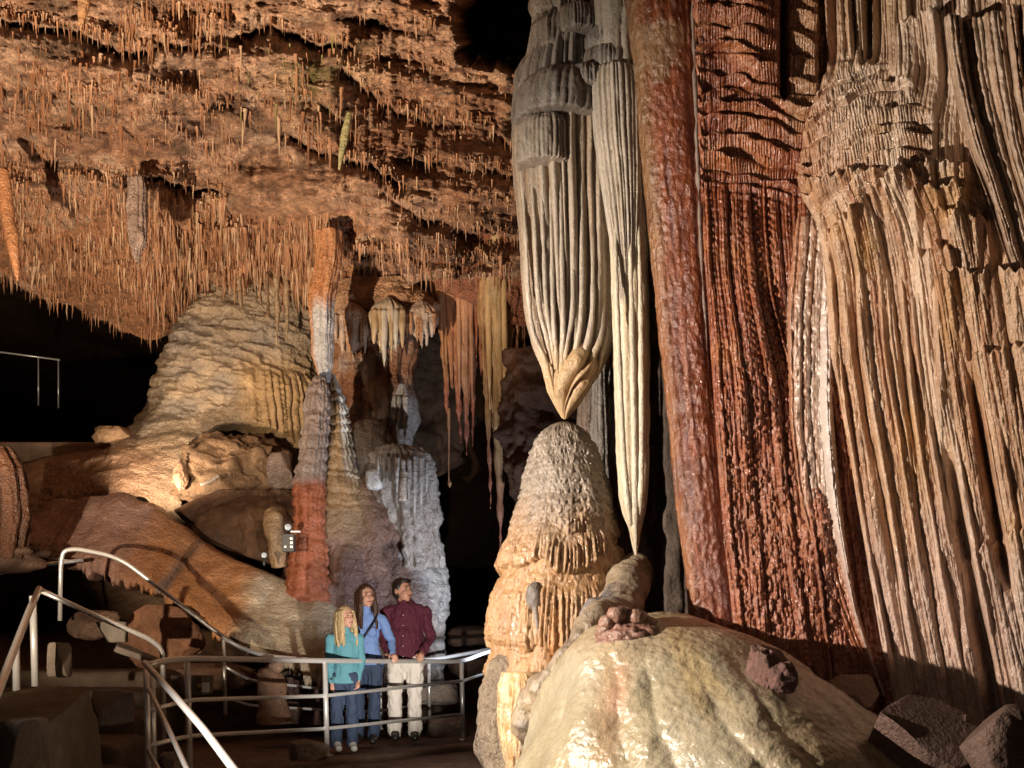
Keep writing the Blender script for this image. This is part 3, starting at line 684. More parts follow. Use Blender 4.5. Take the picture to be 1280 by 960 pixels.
for k, (xa, xb, xt, yt) in enumerate([(772, 779, 791, 672), (790, 793, 795, 690), (801, 802, 797, 668)]):
    limb('rib', [(xa - 4, 230, 8.58, .004), (xa, 400, 8.49, .022), (xb, 560, 8.47, .024), (xb * .5 + xt * .5, 630, 8.5, .028), (xt, yt, 8.66, .006)], 12, 110, 0.008, (0.58, 0.50, 0.37), M_smooth, WS, seed=280 + k, fq=8)
limb('drip_tip', [(795, 640, 8.6, .05), (794, 660, 8.62, .045), (795, 674, 8.66, .03), (796, 690, 8.7, .006)], 14, 40, 0.01, (0.55, 0.42, 0.27), M_smooth, WS, seed=290)

# grey columns standing farther back between the two
for k, (x0, x1, yt, yb, d, c) in enumerate([(742, 757, 330, 560, 10.6, (0.30, 0.25, 0.21)), (754, 775, 300, 640, 10.9, (0.32, 0.27, 0.23)), (724, 744, 420, 570, 10.7, (0.27, 0.19, 0.14))]):
    o = body('grey_column', [(yt, x0 - 1, x1 + 1), ((yt + yb) / 2, x0, x1), (yb, x0 - 3, x1 + 3), (yb + 260, x0 - 5, x1 + 5)], d, 0.9, 60, 150, fl_disp(12, 0.03, 300 + 10 * k, 0, 0, 0.02), col_streak(c, np.array(c) * 0.7, 301 + k), M_flow)
    tag(o, ['slim grey column in the gap right of the hanging drapery', 'ribbed grey column half hidden behind the white stalactite', 'short brown-grey column behind the tip of the hanging drapery'][k], 'column')
# dark ribbed wall behind the white stalactite
DW = body('dark_ribbed_wall', [(-200, 740, 900), (200, 745, 900), (500, 740, 905), (800, 735, 910), (1010, 720, 915)], 11.6, 0.55, 140, 220, fl_disp(30, 0.08, 330, 70, 0.02, 0.05), col_streak((0.14, 0.10, 0.075), (0.09, 0.06, 0.045), 331), M_rock)
tag(DW, 'dark ribbed rock wall behind the white stalactite and the red column', 'rock wall')
# ------------------------------------------------------------------ the stalagmite and its mound
def disp_stag(k):
    py, th, X, Y, Z = k['py'], k['th'], k['X'], k['Y'], k['Z']
    wob = fbm(th * 1.6, py * 0.02, 0, 401)
    up = 1 - ss(640, 700, py)
    # overlapping pads near the top
    row = np.floor((py + 9 * wob) / 12.0)
    u = th * 7.5 + 0.5 * np.mod(row, 2) + 1.4 * h1(row, 402) + 0.5 * fbm(th * 4, py * 0.04, 0, 403)
    cu = (u - np.floor(u)) * 2 - 1; tv = (py + 9 * wob) / 12.0 - row
    lipc = 0.55 + 0.45 * (1 - cu ** 2)                      # rounded lower edge of each pad
    pad = np.where(tv < lipc, (tv / lipc) ** 0.7, 0.25 * np.maximum(0, 1 - (tv - lipc) / 0.2)) * (1 - 0.5 * np.abs(cu) ** 3) * (0.6 + 0.6 * h1(row * 37 + np.floor(u), 404))
    h = up * (0.017 * pad + 0.035 * fbm(th * 4, py * 0.05, 0, 405))
    # drip fringes lower down
    q2 = (py + 16 * fbm(th * 2.2, py * 0.012, 0, 405) - 12 * np.abs(np.sin(th * 3 + 1))) / 72.0
    t2, i2, tt2 = tier(q2, 406, 0.10)
    fr, fi = flute(th * 17 + 0.5 * fbm(th * 6, py * 0.03, i2 * 3.0, 407), 408, 0.5, 0.7)
    lumps = billow(th * 4.0, py * 0.055, 0, 409, 2)
    drip = ss(0.15, 0.45, tt2)
    h = h + (1 - up) * (0.022 * t2 + 0.050 * fr * drip * (0.4 + 0.8 * h1(fi, 410)) + 0.05 * (-0.3 + lumps) * (1 - 0.5 * drip))
    fine = billow(th * 20, py * 0.2, 0, 411, 2)
    return h * np.minimum(1, k['hw'] / 0.15) + 0.012 * (-0.3 + fine)
def col_stag(k):
    py, px, th = k['py'], k['px'], k['th']
    n = fbm(th * 3, py * 0.02, 0, 412, 4)
    c = mixc((0.24, 0.19, 0.15), (0.32, 0.25, 0.19), 0.5 + n)
    c = mixc(c, (0.42, 0.225, 0.10), ss(610, 720, py + 25 * n) * 0.95)
    c = mixc(c, (0.48, 0.32, 0.18), 0.5 * ss(0.05, 0.4, fbm(th * 8, py * 0.01, 0, 413)) * ss(640, 700, py))
    c = mixc(c, (0.52, 0.23, 0.07), 0.8 * ss(740, 850, py) * ss(0.1, 0.5, fbm(th * 9, py * 0.006, 3, 414)))
    return c
SG = body('stalagmite', [(528, 699, 711), (532, 690, 720), (545, 677, 733), (570, 664, 747), (600, 656, 757), (650, 642, 767), (700, 631, 771), (750, 622, 774), (800, 616, 776), (860, 615, 778), (910, 619, 780), (960, 624, 786), (1060, 630, 800)], 9.0, 0.95, 360, 420, disp_stag, col_stag, M_nub)
tag(SG, 'tall conical stalagmite, grey pads on top and orange drip fringes below', 'stalagmite')
rock('dark_knob', 668, 765, 8.53, 0.14, 0.24, 0.14, 420, (0.17, 0.14, 0.12), 2.0, 0.12, mat=M_smooth, parent=SG)
limb('stained_drip', [(668, 750, 8.50, .03), (670, 768, 8.48, .025), (672, 785, 8.46, .016), (673, 800, 8.47, .008)], 12, 24, 0.01, (0.22, 0.18, 0.15), M_smooth, SG, seed=421)

# grey-brown skirt at the left foot of the stalagmite
def disp_skirt(k):
    r, i = flute(k['th'] * 6 + 0.4 * fbm(k['th'] * 2, k['py'] * 0.02, 0, 431), 432, 0.5)
    return 0.05 * r * ss(0.1, 0.5, k['v']) + 0.08 * (-0.3 + billow(k['X'] * 5, k['Y'] * 5, k['Z'] * 4, 433)) + 0.05 * fbm(k['X'] * 3, k['Y'] * 3, k['Z'] * 2, 434)
SK = body('flowstone_skirt', [(818, 624, 640), (830, 614, 656), (850, 607, 668), (890, 602, 676), (930, 604, 684), (970, 612, 690), (1080, 620, 700)], 8.75, 0.8, 120, 90, disp_skirt, lambda k: mixc((0.22, 0.165, 0.12), (0.32, 0.24, 0.16), 0.5 + fbm(k['X'] * 4, k['Y'] * 4, k['Z'] * 3, 435)), M_flow)
tag(SK, 'grey-brown flowstone skirt at the left foot of the stalagmite', 'flowstone')
body('orange_drip_apron', [(840, 636, 672), (860, 628, 690), (890, 627, 682), (930, 632, 672), (958, 638, 660), (980, 640, 652)], 8.42, 0.55, 120, 90,
     lambda k: 0.05 * flute(k['th'] * 9 + 0.5 * fbm(k['th'] * 4, k['py'] * 0.02, 0, 436), 437, 0.5)[0] + 0.03 * fbm(k['X'] * 9, k['Y'] * 9, k['Z'] * 4, 438),
     lambda k: mixc((0.58, 0.32, 0.12), (0.62, 0.45, 0.27), 0.5 + fbm(k['th'] * 6, k['py'] * 0.02, 0, 439)), M_nub, SK)

# knobbly limb that links the stalagmite's back with the mound
LK = limb('flowstone_limb', [(796, 706, 8.9, .05), (790, 722, 8.7, .12), (780, 746, 8.3, .15), (760, 778, 7.9, .17), (735, 805, 7.6, .16), (708, 832, 7.5, .15), (684, 866, 7.6, .13), (664, 900, 7.75, .10), (652, 935, 7.9, .06)], 56, 190, 0.13, (0.26, 0.19, 0.13), M_nub, seed=440, fq=3.5,
          colfn=lambda Wv: mixc(mixc((0.24, 0.18, 0.13), (0.36, 0.27, 0.17), 0.5 + fbm(Wv[..., 0] * 3, Wv[..., 1] * 3, Wv[..., 2] * 3, 441)), (0.2, 0.17, 0.17), ss(0.2, 0.6, fbm(Wv[..., 0] * 2, Wv[..., 1] * 2, Wv[..., 2] * 2, 442))))
tag(LK, 'lumpy grey-brown flowstone limb running down from the stalagmite to the pale mound', 'flowstone')

def disp_mound(k):
    X, Y, Z = k['X'], k['Y'], k['Z']
    r, i = flute(k['th'] * 2.6 + 0.5 * fbm(k['th'] * 1.2, k['v'] * 3, 0, 451), 452, 1.0, 0.6)
    h = 0.045 * (r - 0.4) * ss(0.05, 0.4, k['v']) + 0.17 * fbm(X * 1.3, Y * 1.3, Z * 1.0, 453, 3)
    nub = billow(X * 8, Y * 8, Z * 8, 454, 3, 0.6)
    return h * np.minimum(1, k['hw'] / 0.4) + 0.012 * (-0.3 + nub) + 0.008 * (-0.3 + billow(X * 22, Y * 22, Z * 16, 455, 2))
def col_mound(k):
    X, Y, Z, th, v = k['X'], k['Y'], k['Z'], k['th'], k['v']
    n = fbm(X * 2, Y * 2, Z * 2, 456, 4)
    c = mixc((0.28, 0.225, 0.135), (0.40, 0.345, 0.245), 0.5 + n)
    st = fbm(th * 4.2, v * 1.2, 0, 457, 3)
    red = np.exp(-((k['px'] - (775 - 0.27 * (k['py'] - 830))) / 15) ** 2) * ss(800, 840, k['py']) * (k['c'] > 0)
    c = mixc(c, (0.40, 0.17, 0.10), 0.75 * red * (0.7 + 0.8 * n))
    c = mixc(c, (0.42, 0.31, 0.16), 0.8 * ss(0.12, 0.45, st))
    c = mixc(c, (0.36, 0.26, 0.15), 0.7 * ss(900, 1010, k['px']))
    return mixc(c, (0.40, 0.28, 0.16), 0.5 * (1 - ss(0.06, 0.2, v)))
MO = body('pale_mound', [(768, 800, 850), (773, 775, 868), (784, 752, 895), (800, 730, 934), (820, 708, 972), (840, 694, 1003), (862, 682, 1034), (885, 671, 1066), (910, 661, 1102), (940, 650, 1132), (970, 640, 1150), (1040, 620, 1185), (1130, 606, 1215)], 7.35, 1.25, 420, 300, disp_mound, col_mound, M_wet)
tag(MO, 'big pale yellow-white flowstone mound in the foreground with pinkish streaks', 'flowstone')
# pillow behind its crest
PI = rock('flowstone_pillow', 830, 835, 8.0, 0.80, 0.42, 0.8, 460, (0.26, 0.19, 0.12), 2.2, 0.10, mat=M_nub, nu=80, nv=50)
tag(PI, 'low yellow-brown flowstone pillow between the mound and the foot of the red column', 'flowstone')
# the pink cluster of cave coral on the crest
CC = rock('cave_coral', 786, 836, 6.86, 0.40, 0.32, 0.34, 461, (0.24, 0.12, 0.085), 2.4, 0.22, 3.0, mat=M_nub, nu=80, nv=50)
tag(CC, 'pinkish knobbly cave coral lump on the crest of the pale mound', 'cave coral')
rng = random.Random(9)
for (x, y, r) in [(759, 774, .055), (772, 765, .06), (785, 764, .055), (796, 768, .06), (808, 775, .06), (814, 786, .05), (756, 783, .05), (790, 776, .05), (770, 780, .05)]:
    rock('coral_knob', x, y + 8 + r * 90, 6.80 + rng.uniform(-.06, .08), 2 * r, 1.7 * r, 2 * r, rng.randint(0, 999), (0.27, 0.15, 0.105), 2.0, 0.35, mat=M_nub, parent=CC, nu=18, nv=12)
RK = rock('reddish_boulder', 960, 886, 6.40, 0.30, 0.40, 0.30, 470, (0.13, 0.065, 0.05), 2.4, 0.45, 2.6, mat=M_rock, tilt=0.25, nu=80, nv=50, cuts=9)
tag(RK, 'small reddish broken rock perched on the right shoulder of the mound', 'rock')
rock('chip', 978, 866, 6.25, 0.16, 0.17, 0.15, 471, (0.16, 0.08, 0.065), 2.6, 0.28, 2.2, mat=M_rock, parent=RK)
# boulders in the bottom right corner
for k, (x, y, d, w, h, dp, c, lab) in enumerate([
        (1162, 1002, 6.3, 0.80, 0.66, 0.6, (0.11, 0.065, 0.05), 'flat-topped pinkish boulder below the tan curtain'),
        (1262, 1006, 6.2, 0.78, 0.58, 0.6, (0.10, 0.06, 0.045), 'brown lichen-speckled boulder in the bottom right corner'),
        (1212, 1000, 6.5, 0.42, 0.46, 0.5, (0.17, 0.10, 0.07), 'dark boulder wedged between the two bottom right boulders'),
        (1060, 906, 7.3, 0.62, 0.34, 0.5, (0.20, 0.12, 0.09), 'dark ledge rock in the shadow at the foot of the rust curtain'),
        (1150, 930, 7.3, 0.60, 0.30, 0.4, (0.28, 0.17, 0.12), 'brown ledge rock right under the folds of the tan curtain'),
        (1330, 1000, 6.2, 0.7, 0.55, 0.6, (0.2, 0.13, 0.1), 'boulder cut by the right edge at the bottom corner')]):
    tag(rock('boulder', x, y, d, w, h, dp, 480 + k, c, 7.0, 0.10, 1.8, mat=M_rock, nu=130, nv=80, cuts=16, rot=0.3 * k), lab, 'rock')

# ------------------------------------------------------------------ left: the great flowstone cone
def disp_cone(k):
    X, Y, Z, th, py, px = k['X'], k['Y'], k['Z'], k['th'], k['py'], k['px']
    wob = fbm(px * 0.02, py * 0.03, 0, 501)
    t, i, tt = tier((py + 14 * wob + 8 * fbm(px * 0.07, py * 0.04, 0, 502) - 0.12 * (px - 300)) / 13.0, 503, 0.2)
    fringe = ss(285, 315, px) * ss(470, 500, py)
    r, ri = flute(px / 7.0 + 0.5 * fbm(px * 0.05, py * 0.02, 0, 504), 505, 0.5)
    smooth = ss(500, 560, py) * (1 - ss(270, 300, px))
    rip = billow(px * 0.045 + 0.5 * wob, py * 0.085 - 0.015 * px, 0, 509, 4, 0.62)
    h = (0.01 * t + 0.22 * (0.35 - rip)) * (1 - fringe) * (1 - 0.75 * smooth) + fringe * (0.14 * r * (0.4 + 0.8 * h1(ri, 506)) + 0.1)
    h = h + 0.35 * fbm(X * 0.7, Y * 0.7, Z * 0.6, 507, 3) + 0.09 * (-0.3 + billow(X * 3, Y * 3, Z * 4, 508))
    # the arched alcove under its right flank
    al = ss(1.0, 0.86, np.sqrt(((px - 300) / 78) ** 2 + ((py - 622) / 78) ** 2)) * (k['c'] > 0)
    return h - 1.1 * al
def col_cone(k):
    X, Y, Z, px, py = k['X'], k['Y'], k['Z'], k['px'], k['py']
    n = fbm(X * 1.1, Y * 1.1, Z * 1.4, 511, 4)
    c = mixc((0.25, 0.18, 0.12), (0.39, 0.28, 0.18), 0.5 + 1.2 * n)
    c = mixc(c, (0.22, 0.185, 0.16), 0.7 * ss(-0.1, 0.4, fbm(X * 0.8 + 4, Y * 0.8, Z * 1.5, 512)))
    c = mixc(c, (0.50, 0.31, 0.14), 0.8 * ss(285, 320, px) * ss(440, 500, py))
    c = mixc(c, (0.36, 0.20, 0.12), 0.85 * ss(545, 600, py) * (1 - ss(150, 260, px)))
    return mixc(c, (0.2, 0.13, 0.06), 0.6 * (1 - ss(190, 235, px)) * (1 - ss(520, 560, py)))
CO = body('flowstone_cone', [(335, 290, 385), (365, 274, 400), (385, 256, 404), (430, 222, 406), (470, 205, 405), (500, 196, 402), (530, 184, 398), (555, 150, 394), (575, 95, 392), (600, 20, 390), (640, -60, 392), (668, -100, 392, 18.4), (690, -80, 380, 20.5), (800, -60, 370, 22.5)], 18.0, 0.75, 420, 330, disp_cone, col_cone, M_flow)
tag(CO, 'great bell-shaped flowstone cone with ripples, lit from below at the left', 'flowstone')
# brown lump in its alcove
AL = rock('alcove_lump', 290, 640, 16.2, 1.5, 1.1, 1.0, 520, (0.17, 0.10, 0.055), 2.6, 0.42, 2.0, mat=M_rock, nu=130, nv=90)
tag(AL, 'rounded brown lump of flowstone in the shaded alcove under the cone', 'flowstone')
tag(rock('small_stalagmite', 226, 614, 15.6, 0.24, 0.42, 0.22, 521, (0.30, 0.18, 0.11), 1.7, 0.22, mat=M_rock), 'small pointed rock standing beside the hidden floodlight', 'rock')
tag(rock('broken_stump', 353, 610, 15.4, 0.40, 0.50, 0.4, 522, (0.25, 0.18, 0.15), 5.0, 0.12, mat=M_flow, cuts=5), 'short grey stalagmite stump beside the two-toned column', 'stalagmite')
tag(limb('broken_straw', [(252, 606, 15.4, .03), (262, 602, 15.3, .03), (274, 594, 15.2, .025)], 10, 16, 0.01, (0.35, 0.28, 0.22), M_rock), 'broken stalactite stick lying in front of the brown alcove lump', 'rock')
tag(rock('tan_boulder', 152, 574, 18.2 - 1.2, 0.80, 0.56, 0.6, 523, (0.40, 0.25, 0.14), 3.2, 0.2, mat=M_rock, nu=80, nv=50, cuts=9), 'tan angular boulder at the left foot of the flowstone cone', 'rock')
# ledge of brown earth under the alcove, coloured darker for the recess's shade
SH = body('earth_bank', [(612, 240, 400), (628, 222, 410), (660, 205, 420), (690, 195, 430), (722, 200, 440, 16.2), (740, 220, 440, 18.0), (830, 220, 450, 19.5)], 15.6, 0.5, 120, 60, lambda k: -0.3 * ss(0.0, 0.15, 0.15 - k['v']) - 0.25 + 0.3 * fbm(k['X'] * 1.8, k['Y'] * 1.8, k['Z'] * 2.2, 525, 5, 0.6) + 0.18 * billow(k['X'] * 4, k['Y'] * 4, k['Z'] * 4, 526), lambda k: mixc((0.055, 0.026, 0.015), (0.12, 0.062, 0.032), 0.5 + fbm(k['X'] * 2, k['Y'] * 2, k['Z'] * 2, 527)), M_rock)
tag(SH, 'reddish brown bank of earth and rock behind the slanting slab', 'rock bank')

# ------------------------------------------------------------------ slanting slab with the hanging edge
def xsheet_slab():
    nx, na = 320, 90
    px = np.linspace(18, 492, nx)
    yt = crv([(18, 655), (30, 640), (58, 622), (100, 618), (140, 609), (165, 620), (190, 634), (232, 669), (285, 696), (330, 716), (380, 738), (420, 762), (450, 778), (480, 796), (492, 812)], px) + 3 * n3(px * 0.05, 0.0, 0.0, 531)
    yb = crv([(18, 662), (40, 676), (85, 698), (130, 712), (165, 722), (200, 732), (232, 750), (270, 772), (300, 792), (340, 812), (380, 834), (410, 842), (450, 846), (480, 840), (492, 818)], px) + 5 * fbm(px * 0.09, 2.0, 0.0, 532)
    d = crv([(18, 14.9), (140, 14.4), (250, 14.0), (350, 13.6), (492, 13.4)], px)
    a = np.linspace(-math.pi, math.pi, na, endpoint=False)
    A, PX = np.meshgrid(a, px, indexing='xy'); A = A; 
    yc = ((yt + yb) / 2)[:, None]; hh = np.maximum((yb - yt) / 2, 0.5)[:, None]
    sn = np.sin(A); cs = np.cos(A); kk = (np.abs(sn) ** 5 + np.abs(cs) ** 5) ** (-1 / 5); sn = sn * kk; cs = cs * kk
    PY = yc - hh * sn
    tilt = 0.55 * sn                               # the top leans away, the face looks slightly up
    W = P(PX, PY, d[:, None] + 0 * PY)
    depth = np.minimum(0.32, hh / F * 14 * 0.9)
    W[..., 1] += tilt * np.minimum(1, hh / 30.0) - cs * depth
    X, Y, Z = W[..., 0], W[..., 1], W[..., 2]
    t = (PY - yt[:, None]) / (yb - yt + 1e-3)[:, None]
    r, ri = flute(PX / 5.0 + 0.4 * fbm(PX * 0.05, PY * 0.05, 0, 533), 534, 0.5)
    h = 0.22 * fbm(X * 1.1, Z * 1.1, Y, 535, 4) + 0.06 * (-0.3 + billow(X * 4, Z * 4, Y * 4, 536)) + 0.05 * r * ss(0.72, 0.95, t)
    h = h - 0.10 * np.exp(-((PX - (238 - 0.15 * (PY - 670))) / 4) ** 2)
    W[..., 1] -= h * np.maximum(cs, 0); W[..., 2] -= 0.16 * r * (0.15 + h1(ri, 539) ** 2) * ss(0.8, 1.0, t)
    n = fbm(X * 1.0, Z * 1.3, 0, 537, 4); n2 = fbm(X * 3, Z * 1.2, 2, 538, 3)
    c = mixc((0.36, 0.17, 0.085), (0.46, 0.21, 0.085), 0.5 + n)
    c = mixc(c, (0.33, 0.20, 0.17), 0.8 * ss(205, 150, PX))
    c = mixc(c, (0.40, 0.30, 0.27), 0.5 * ss(0.1, 0.45, n2) * ss(0.5, 0.1, t))
    c = mixc(c, (0.47, 0.39, 0.28), 0.9 * ss(300, 335, PX + 20 * n))
    c = mixc(c, (0.15, 0.12, 0.11), 0.8 * np.exp(-((PX - (238 - 0.25 * (PY - 690)) - 8 * n2) / 6) ** 2))
    return grid_obj('slanting_slab', W, c, M_flow, True, None, cap=True)
SL = xsheet_slab()
tag(SL, 'long slanting orange-brown flowstone slab turning cream at its right end, with a ragged hanging edge', 'flowstone')

# orange drapery cut by the left edge
LD = body('orange_drapery', [(560, -40, 6), (580, -45, 20), (610, -46, 28), (650, -45, 30), (680, -44, 26), (700, -40, 20)], 12.4, 0.8, 110, 110, fl_disp(16, 0.10, 540, 40, 0.03, 0.03), col_streak((0.11, 0.045, 0.022), (0.06, 0.024, 0.012), 541), M_flow)
tag(LD, 'orange-brown ribbed drapery cut by the left edge of the picture', 'drapery')
LB = rock('dark_shelf', -10, 716, 12.6, 1.2, 0.34, 0.8, 543, (0.12, 0.07, 0.05), 3, 0.2, mat=M_rock)
tag(LB, 'dark rock shelf under the orange drapery at the left edge', 'rock')

# ------------------------------------------------------------------ columns in the middle distance
def col_tt(k):     # grey above, red brick-like base
    c = mixc((0.28, 0.22, 0.20), (0.20, 0.14, 0.115), 0.5 + fbm(k['th'] * 3, k['py'] * 0.02, 0, 551))
    return mixc(c, (0.27, 0.08, 0.035), ss(596, 612, k['py'] + 12 * fbm(k['th'] * 2, k['py'] * 0.03, 0, 552)))
def disp_col(amp, seed, ts=16.0):
    def f(k):
        t, _, _ = tier((k['py'] + 6 * fbm(k['th'] * 2, k['py'] * 0.03, 0, seed)) / ts, seed + 1, 0.25)
        r, i = flute(k['th'] * 2.2 + 0.4 * fbm(k['th'], k['py'] * 0.02, 0, seed + 2), seed + 3, 0.5)
        return (amp * (t - 0.4) + amp * r + amp * 1.2 * fbm(k['X'] * 5, k['Y'] * 5, k['Z'] * 4, seed + 4)) * np.minimum(1, k['hw'] / 0.1)
    return f
tag(body('two_toned_column', [(470, 396, 404), (480, 390, 408), (500, 384, 411), (530, 382, 409), (560, 379, 406), (600, 371, 402), (640, 370, 402), (692, 366, 406), (760, 358, 414)], 14.0, 0.9, 80, 220, disp_col(0.035, 555), col_tt, M_flow),
    'slender column, grey above and brick red at its base, left of the cave bell', 'column')
tag(body('lit_flank_column', [(468, 412, 417), (490, 411, 424), (520, 408, 431), (560, 406, 437), (600, 402, 444), (640, 398, 452)], 14.3, 0.9, 80, 150, disp_col(0.045, 560, 14),
         lambda k: mixc(mixc((0.32, 0.21, 0.11), (0.25, 0.15, 0.08), 0.5 + fbm(k['th'] * 3, k['py'] * 0.03, 0, 561)), (0.48, 0.48, 0.48), ss(0.35, 0.8, k['th']) * (1 - ss(570, 610, k['py']))), M_flow),  # white right flank: the cool lamp's light put into the colour
    'stubby tan column with lamp light painted white on its right flank, beside the two-toned column', 'column')
tag(body('orange_topped_stalactite', [(290, 396, 425), (318, 399, 424), (345, 396, 420), (375, 390, 415), (400, 391, 414), (440, 393, 413), (466, 398, 412), (478, 404, 411)], 14.2, 0.9, 80, 180, fl_disp(11, 0.05, 565, 26, 0.02, 0.03),
         lambda k: mixc(mixc((0.42, 0.19, 0.08), (0.34, 0.13, 0.05), 0.5 + fbm(k['th'] * 4, k['py'] * 0.02, 0, 566)), (0.45, 0.42, 0.41), ss(372, 400, k['py'] + 20 * fbm(k['th'] * 3, 0.0, 0, 567)) * ss(-1.5, -0.6, k['th'])), M_crys),
    'thick stalactite, orange at the roof and white at its lower end, above the two-toned column', 'stalactite')
# wall of joined columns behind
def col_bw(k):
    n = fbm(k['px'] * 0.06, k['py'] * 0.02, 0, 571, 3)
    c = mixc((0.28, 0.14, 0.07), (0.20, 0.08, 0.04), 0.5 + n)
    c = mixc(c, (0.33, 0.25, 0.21), 0.8 * ss(0.05, 0.4, fbm(k['px'] * 0.05 + 9, k['py'] * 0.03, 0, 572)))
    return mixc(c, (0.42, 0.40, 0.40), 0.8 * ss(480, 500, k['px']) * ss(470, 520, k['py']))
tag(body('joined_columns', [(330, 412, 512), (372, 416, 506), (400, 418, 505), (450, 416, 504), (520, 412, 507), (570, 405, 509), (640, 395, 512)], 16.0, 0.6, 160, 220,
         lambda k: 0.16 * flute(k['px'] / 13.0 + 0.4 * fbm(k['px'] * 0.03, k['py'] * 0.015, 0, 573), 574, 0.5)[0] + 0.04 * flute(k['px'] / 4.5, 575, 0.5)[0] + 0.16 * fbm(k['X'] * 2, k['Y'] * 2, k['Z'] * 2, 576), col_bw, M_flow),
    'wall of joined orange and brown columns behind the two-toned column', 'column')
def bunch(x0, x1, y0, y1, d, n, seed, c1, c2, mat, label, big=5):
    root = empty('stalactite_bunch', Pv((x0 + x1) / 2, y0, d), label, 'stalactite')
    rg = random.Random(seed)
    body('root', [(y0 - 20, (x0 + x1) / 2 - 3, (x0 + x1) / 2 + 3), (y0 - 14, x0 + (x1 - x0) * .25, x1 - (x1 - x0) * .25), (y0 - 6, x0 + 2, x1 - 2), (y0 + 4, x0 - 1, x1 + 1), (y0 + 0.35 * (y1 - y0), x0 + 4, x1 - 4), (y0 + 0.6 * (y1 - y0), x0 + (x1 - x0) * .35, x1 - (x1 - x0) * .35)], d, 0.6, 70, 60, fl_disp(14, 0.05, seed, 0, 0, 0.02), col_streak(c1, c2, seed), mat, root)
    for i in range(n):
        x = x0 + (x1 - x0) * (i + 0.5) / n + rg.uniform(-2, 2); e = 1 - abs((i + .5) / n - 0.5) * 0.9
        yt = y0 + (y1 - y0) * e * rg.uniform(0.75, 1.0); w = rg.uniform(0.8, 1.2) * big / F * d / 2
        limb('stalactite', [(x, y0 - 4, d - .12, w), (x + rg.uniform(-1, 1), (y0 * .6 + yt * .4), d - .16, w * .95), (x, y0 * .25 + yt * .75, d - .14, w * .6), (x, yt, d - .12, w * .08)], 10, 26, 0.02, c1 if rg.random() < .6 else c2, mat, root, seed=seed + i, fq=7)
    return root
bunch(464, 506, 392, 466, 15.2, 6, 580, (0.40, 0.34, 0.27), (0.36, 0.24, 0.13), M_smooth, 'bunch of cream stalactites under the ledge left of the dark opening', 8)
bunch(418, 462, 398, 470, 15.4, 6, 590, (0.40, 0.20, 0.09), (0.45, 0.33, 0.26), M_flow, 'bunch of orange stalactites between the white-ended stalactite and the cream bunch', 6)
bunch(508, 546, 396, 440, 15.3, 8, 603, (0.40, 0.20, 0.10), (0.42, 0.33, 0.27), M_flow, 'short fringe of orange and pale stalactites along the top of the dark opening', 5)
for k, (x, ya, yb, w, lab) in enumerate([(346, 362, 432, 7, 'slim pale stalactite reaching down to the top of the flowstone cone'), (358, 360, 426, 6, 'thinner stalactite right beside the slim pale one above the cone'), (334, 362, 404, 5, 'short dark stalactite left of the slim pale pair above the cone'), (300, 366, 392, 4, 'small whitish stalactite against the top of the flowstone cone')]):
    w_ = w / F * 16.4 / 2
    tag(limb('stalactite', [(x, ya - 20, 16.6, w_), (x, ya, 16.5, w_), (x + 1, (ya + yb) / 2, 16.4, w_ * .85), (x, yb, 16.3, w_ * .3)], 10, 40, 0.03, (0.38, 0.26, 0.16) if k != 2 else (0.24, 0.14, 0.08), M_flow, seed=605 + k, fq=6), lab, 'stalactite')
bunch(492, 512, 500, 560, 15.4, 4, 597, (0.42, 0.40, 0.40), (0.36, 0.33, 0.32), M_crys, 'short grey stalactites at the left rim of the dark opening', 5)
# ledge with a rounded lip under the ceiling
tag(body('ceiling_ledge', [(352, 428, 520), (362, 418, 530), (374, 414, 540), (384, 416, 545), (392, 424, 540)], 15.7, 0.5, 120, 40, lambda k: 0.14 * fbm(k['X'] * 3, k['Y'] * 3, k['Z'] * 3, 600) + 0.08 * billow(k['X'] * 8, k['Y'] * 8, k['Z'] * 8, 601), lambda k: mixc((0.45, 0.22, 0.11), (0.52, 0.31, 0.18), 0.5 + fbm(k['X'] * 4, k['Y'] * 4, k['Z'] * 4, 602)), M_ceil),
    'orange rock ledge under the ceiling above the stalactite bunches', 'rock ledge')

# the bell behind the family
def disp_bell(k):
    X, Y, Z, px, py = k['X'], k['Y'], k['Z'], k['px'], k['py']
    r, i = flute(k['th'] * 2.4 + 0.5 * fbm(k['th'], k['py'] * 0.01, 0, 611), 612, 0.7)
    rg = ss(470, 520, px)
    return 0.06 * r + 0.22 * fbm(X * 1.3, Y * 1.3, Z * 1.0, 613) + (0.05 + 0.07 * rg) * (-0.3 + billow(X * 5, Y * 5, Z * 6, 614, 3))
def col_bell(k):
    px, py = k['px'], k['py']; n = fbm(k['X'] * 2, k['Y'] * 2, k['Z'] * 1.5, 615)
    c = mixc((0.17, 0.095, 0.07), (0.13, 0.07, 0.06), 0.5 + n)
    c = mixc(c, (0.24, 0.16, 0.09), 0.8 * (1 - ss(655, 720, py + 30 * n)) * (1 - ss(440, 480, px)))
    return mixc(c, (0.36, 0.35, 0.35), 0.9 * ss(478, 520, px - 0.22 * (py - 640) + 22 * n))  # right side whitened, so the colour carries the cool lamp's light
BE = body('cave_bell', [(545, 412, 440), (570, 404, 452), (600, 394, 476), (625, 384, 504), (650, 376, 524), (690, 364, 539), (740, 352, 551), (790, 344, 555), (840, 340, 556), (900, 338, 556)], 14.8, 0.75, 260, 260, disp_bell, col_bell, M_crys)
tag(BE, 'bell-shaped flowstone behind the family, brown at left and sparkling at right, whitened there with painted lamp light', 'flowstone')
tag(rock('dark_dome', 462, 600, 14.6, 0.62, 0.82, 0.6, 620, (0.10, 0.075, 0.06), 2.2, 0.16, mat=M_flow, nu=60, nv=40), 'dark rounded dome above the cave bell', 'rock')
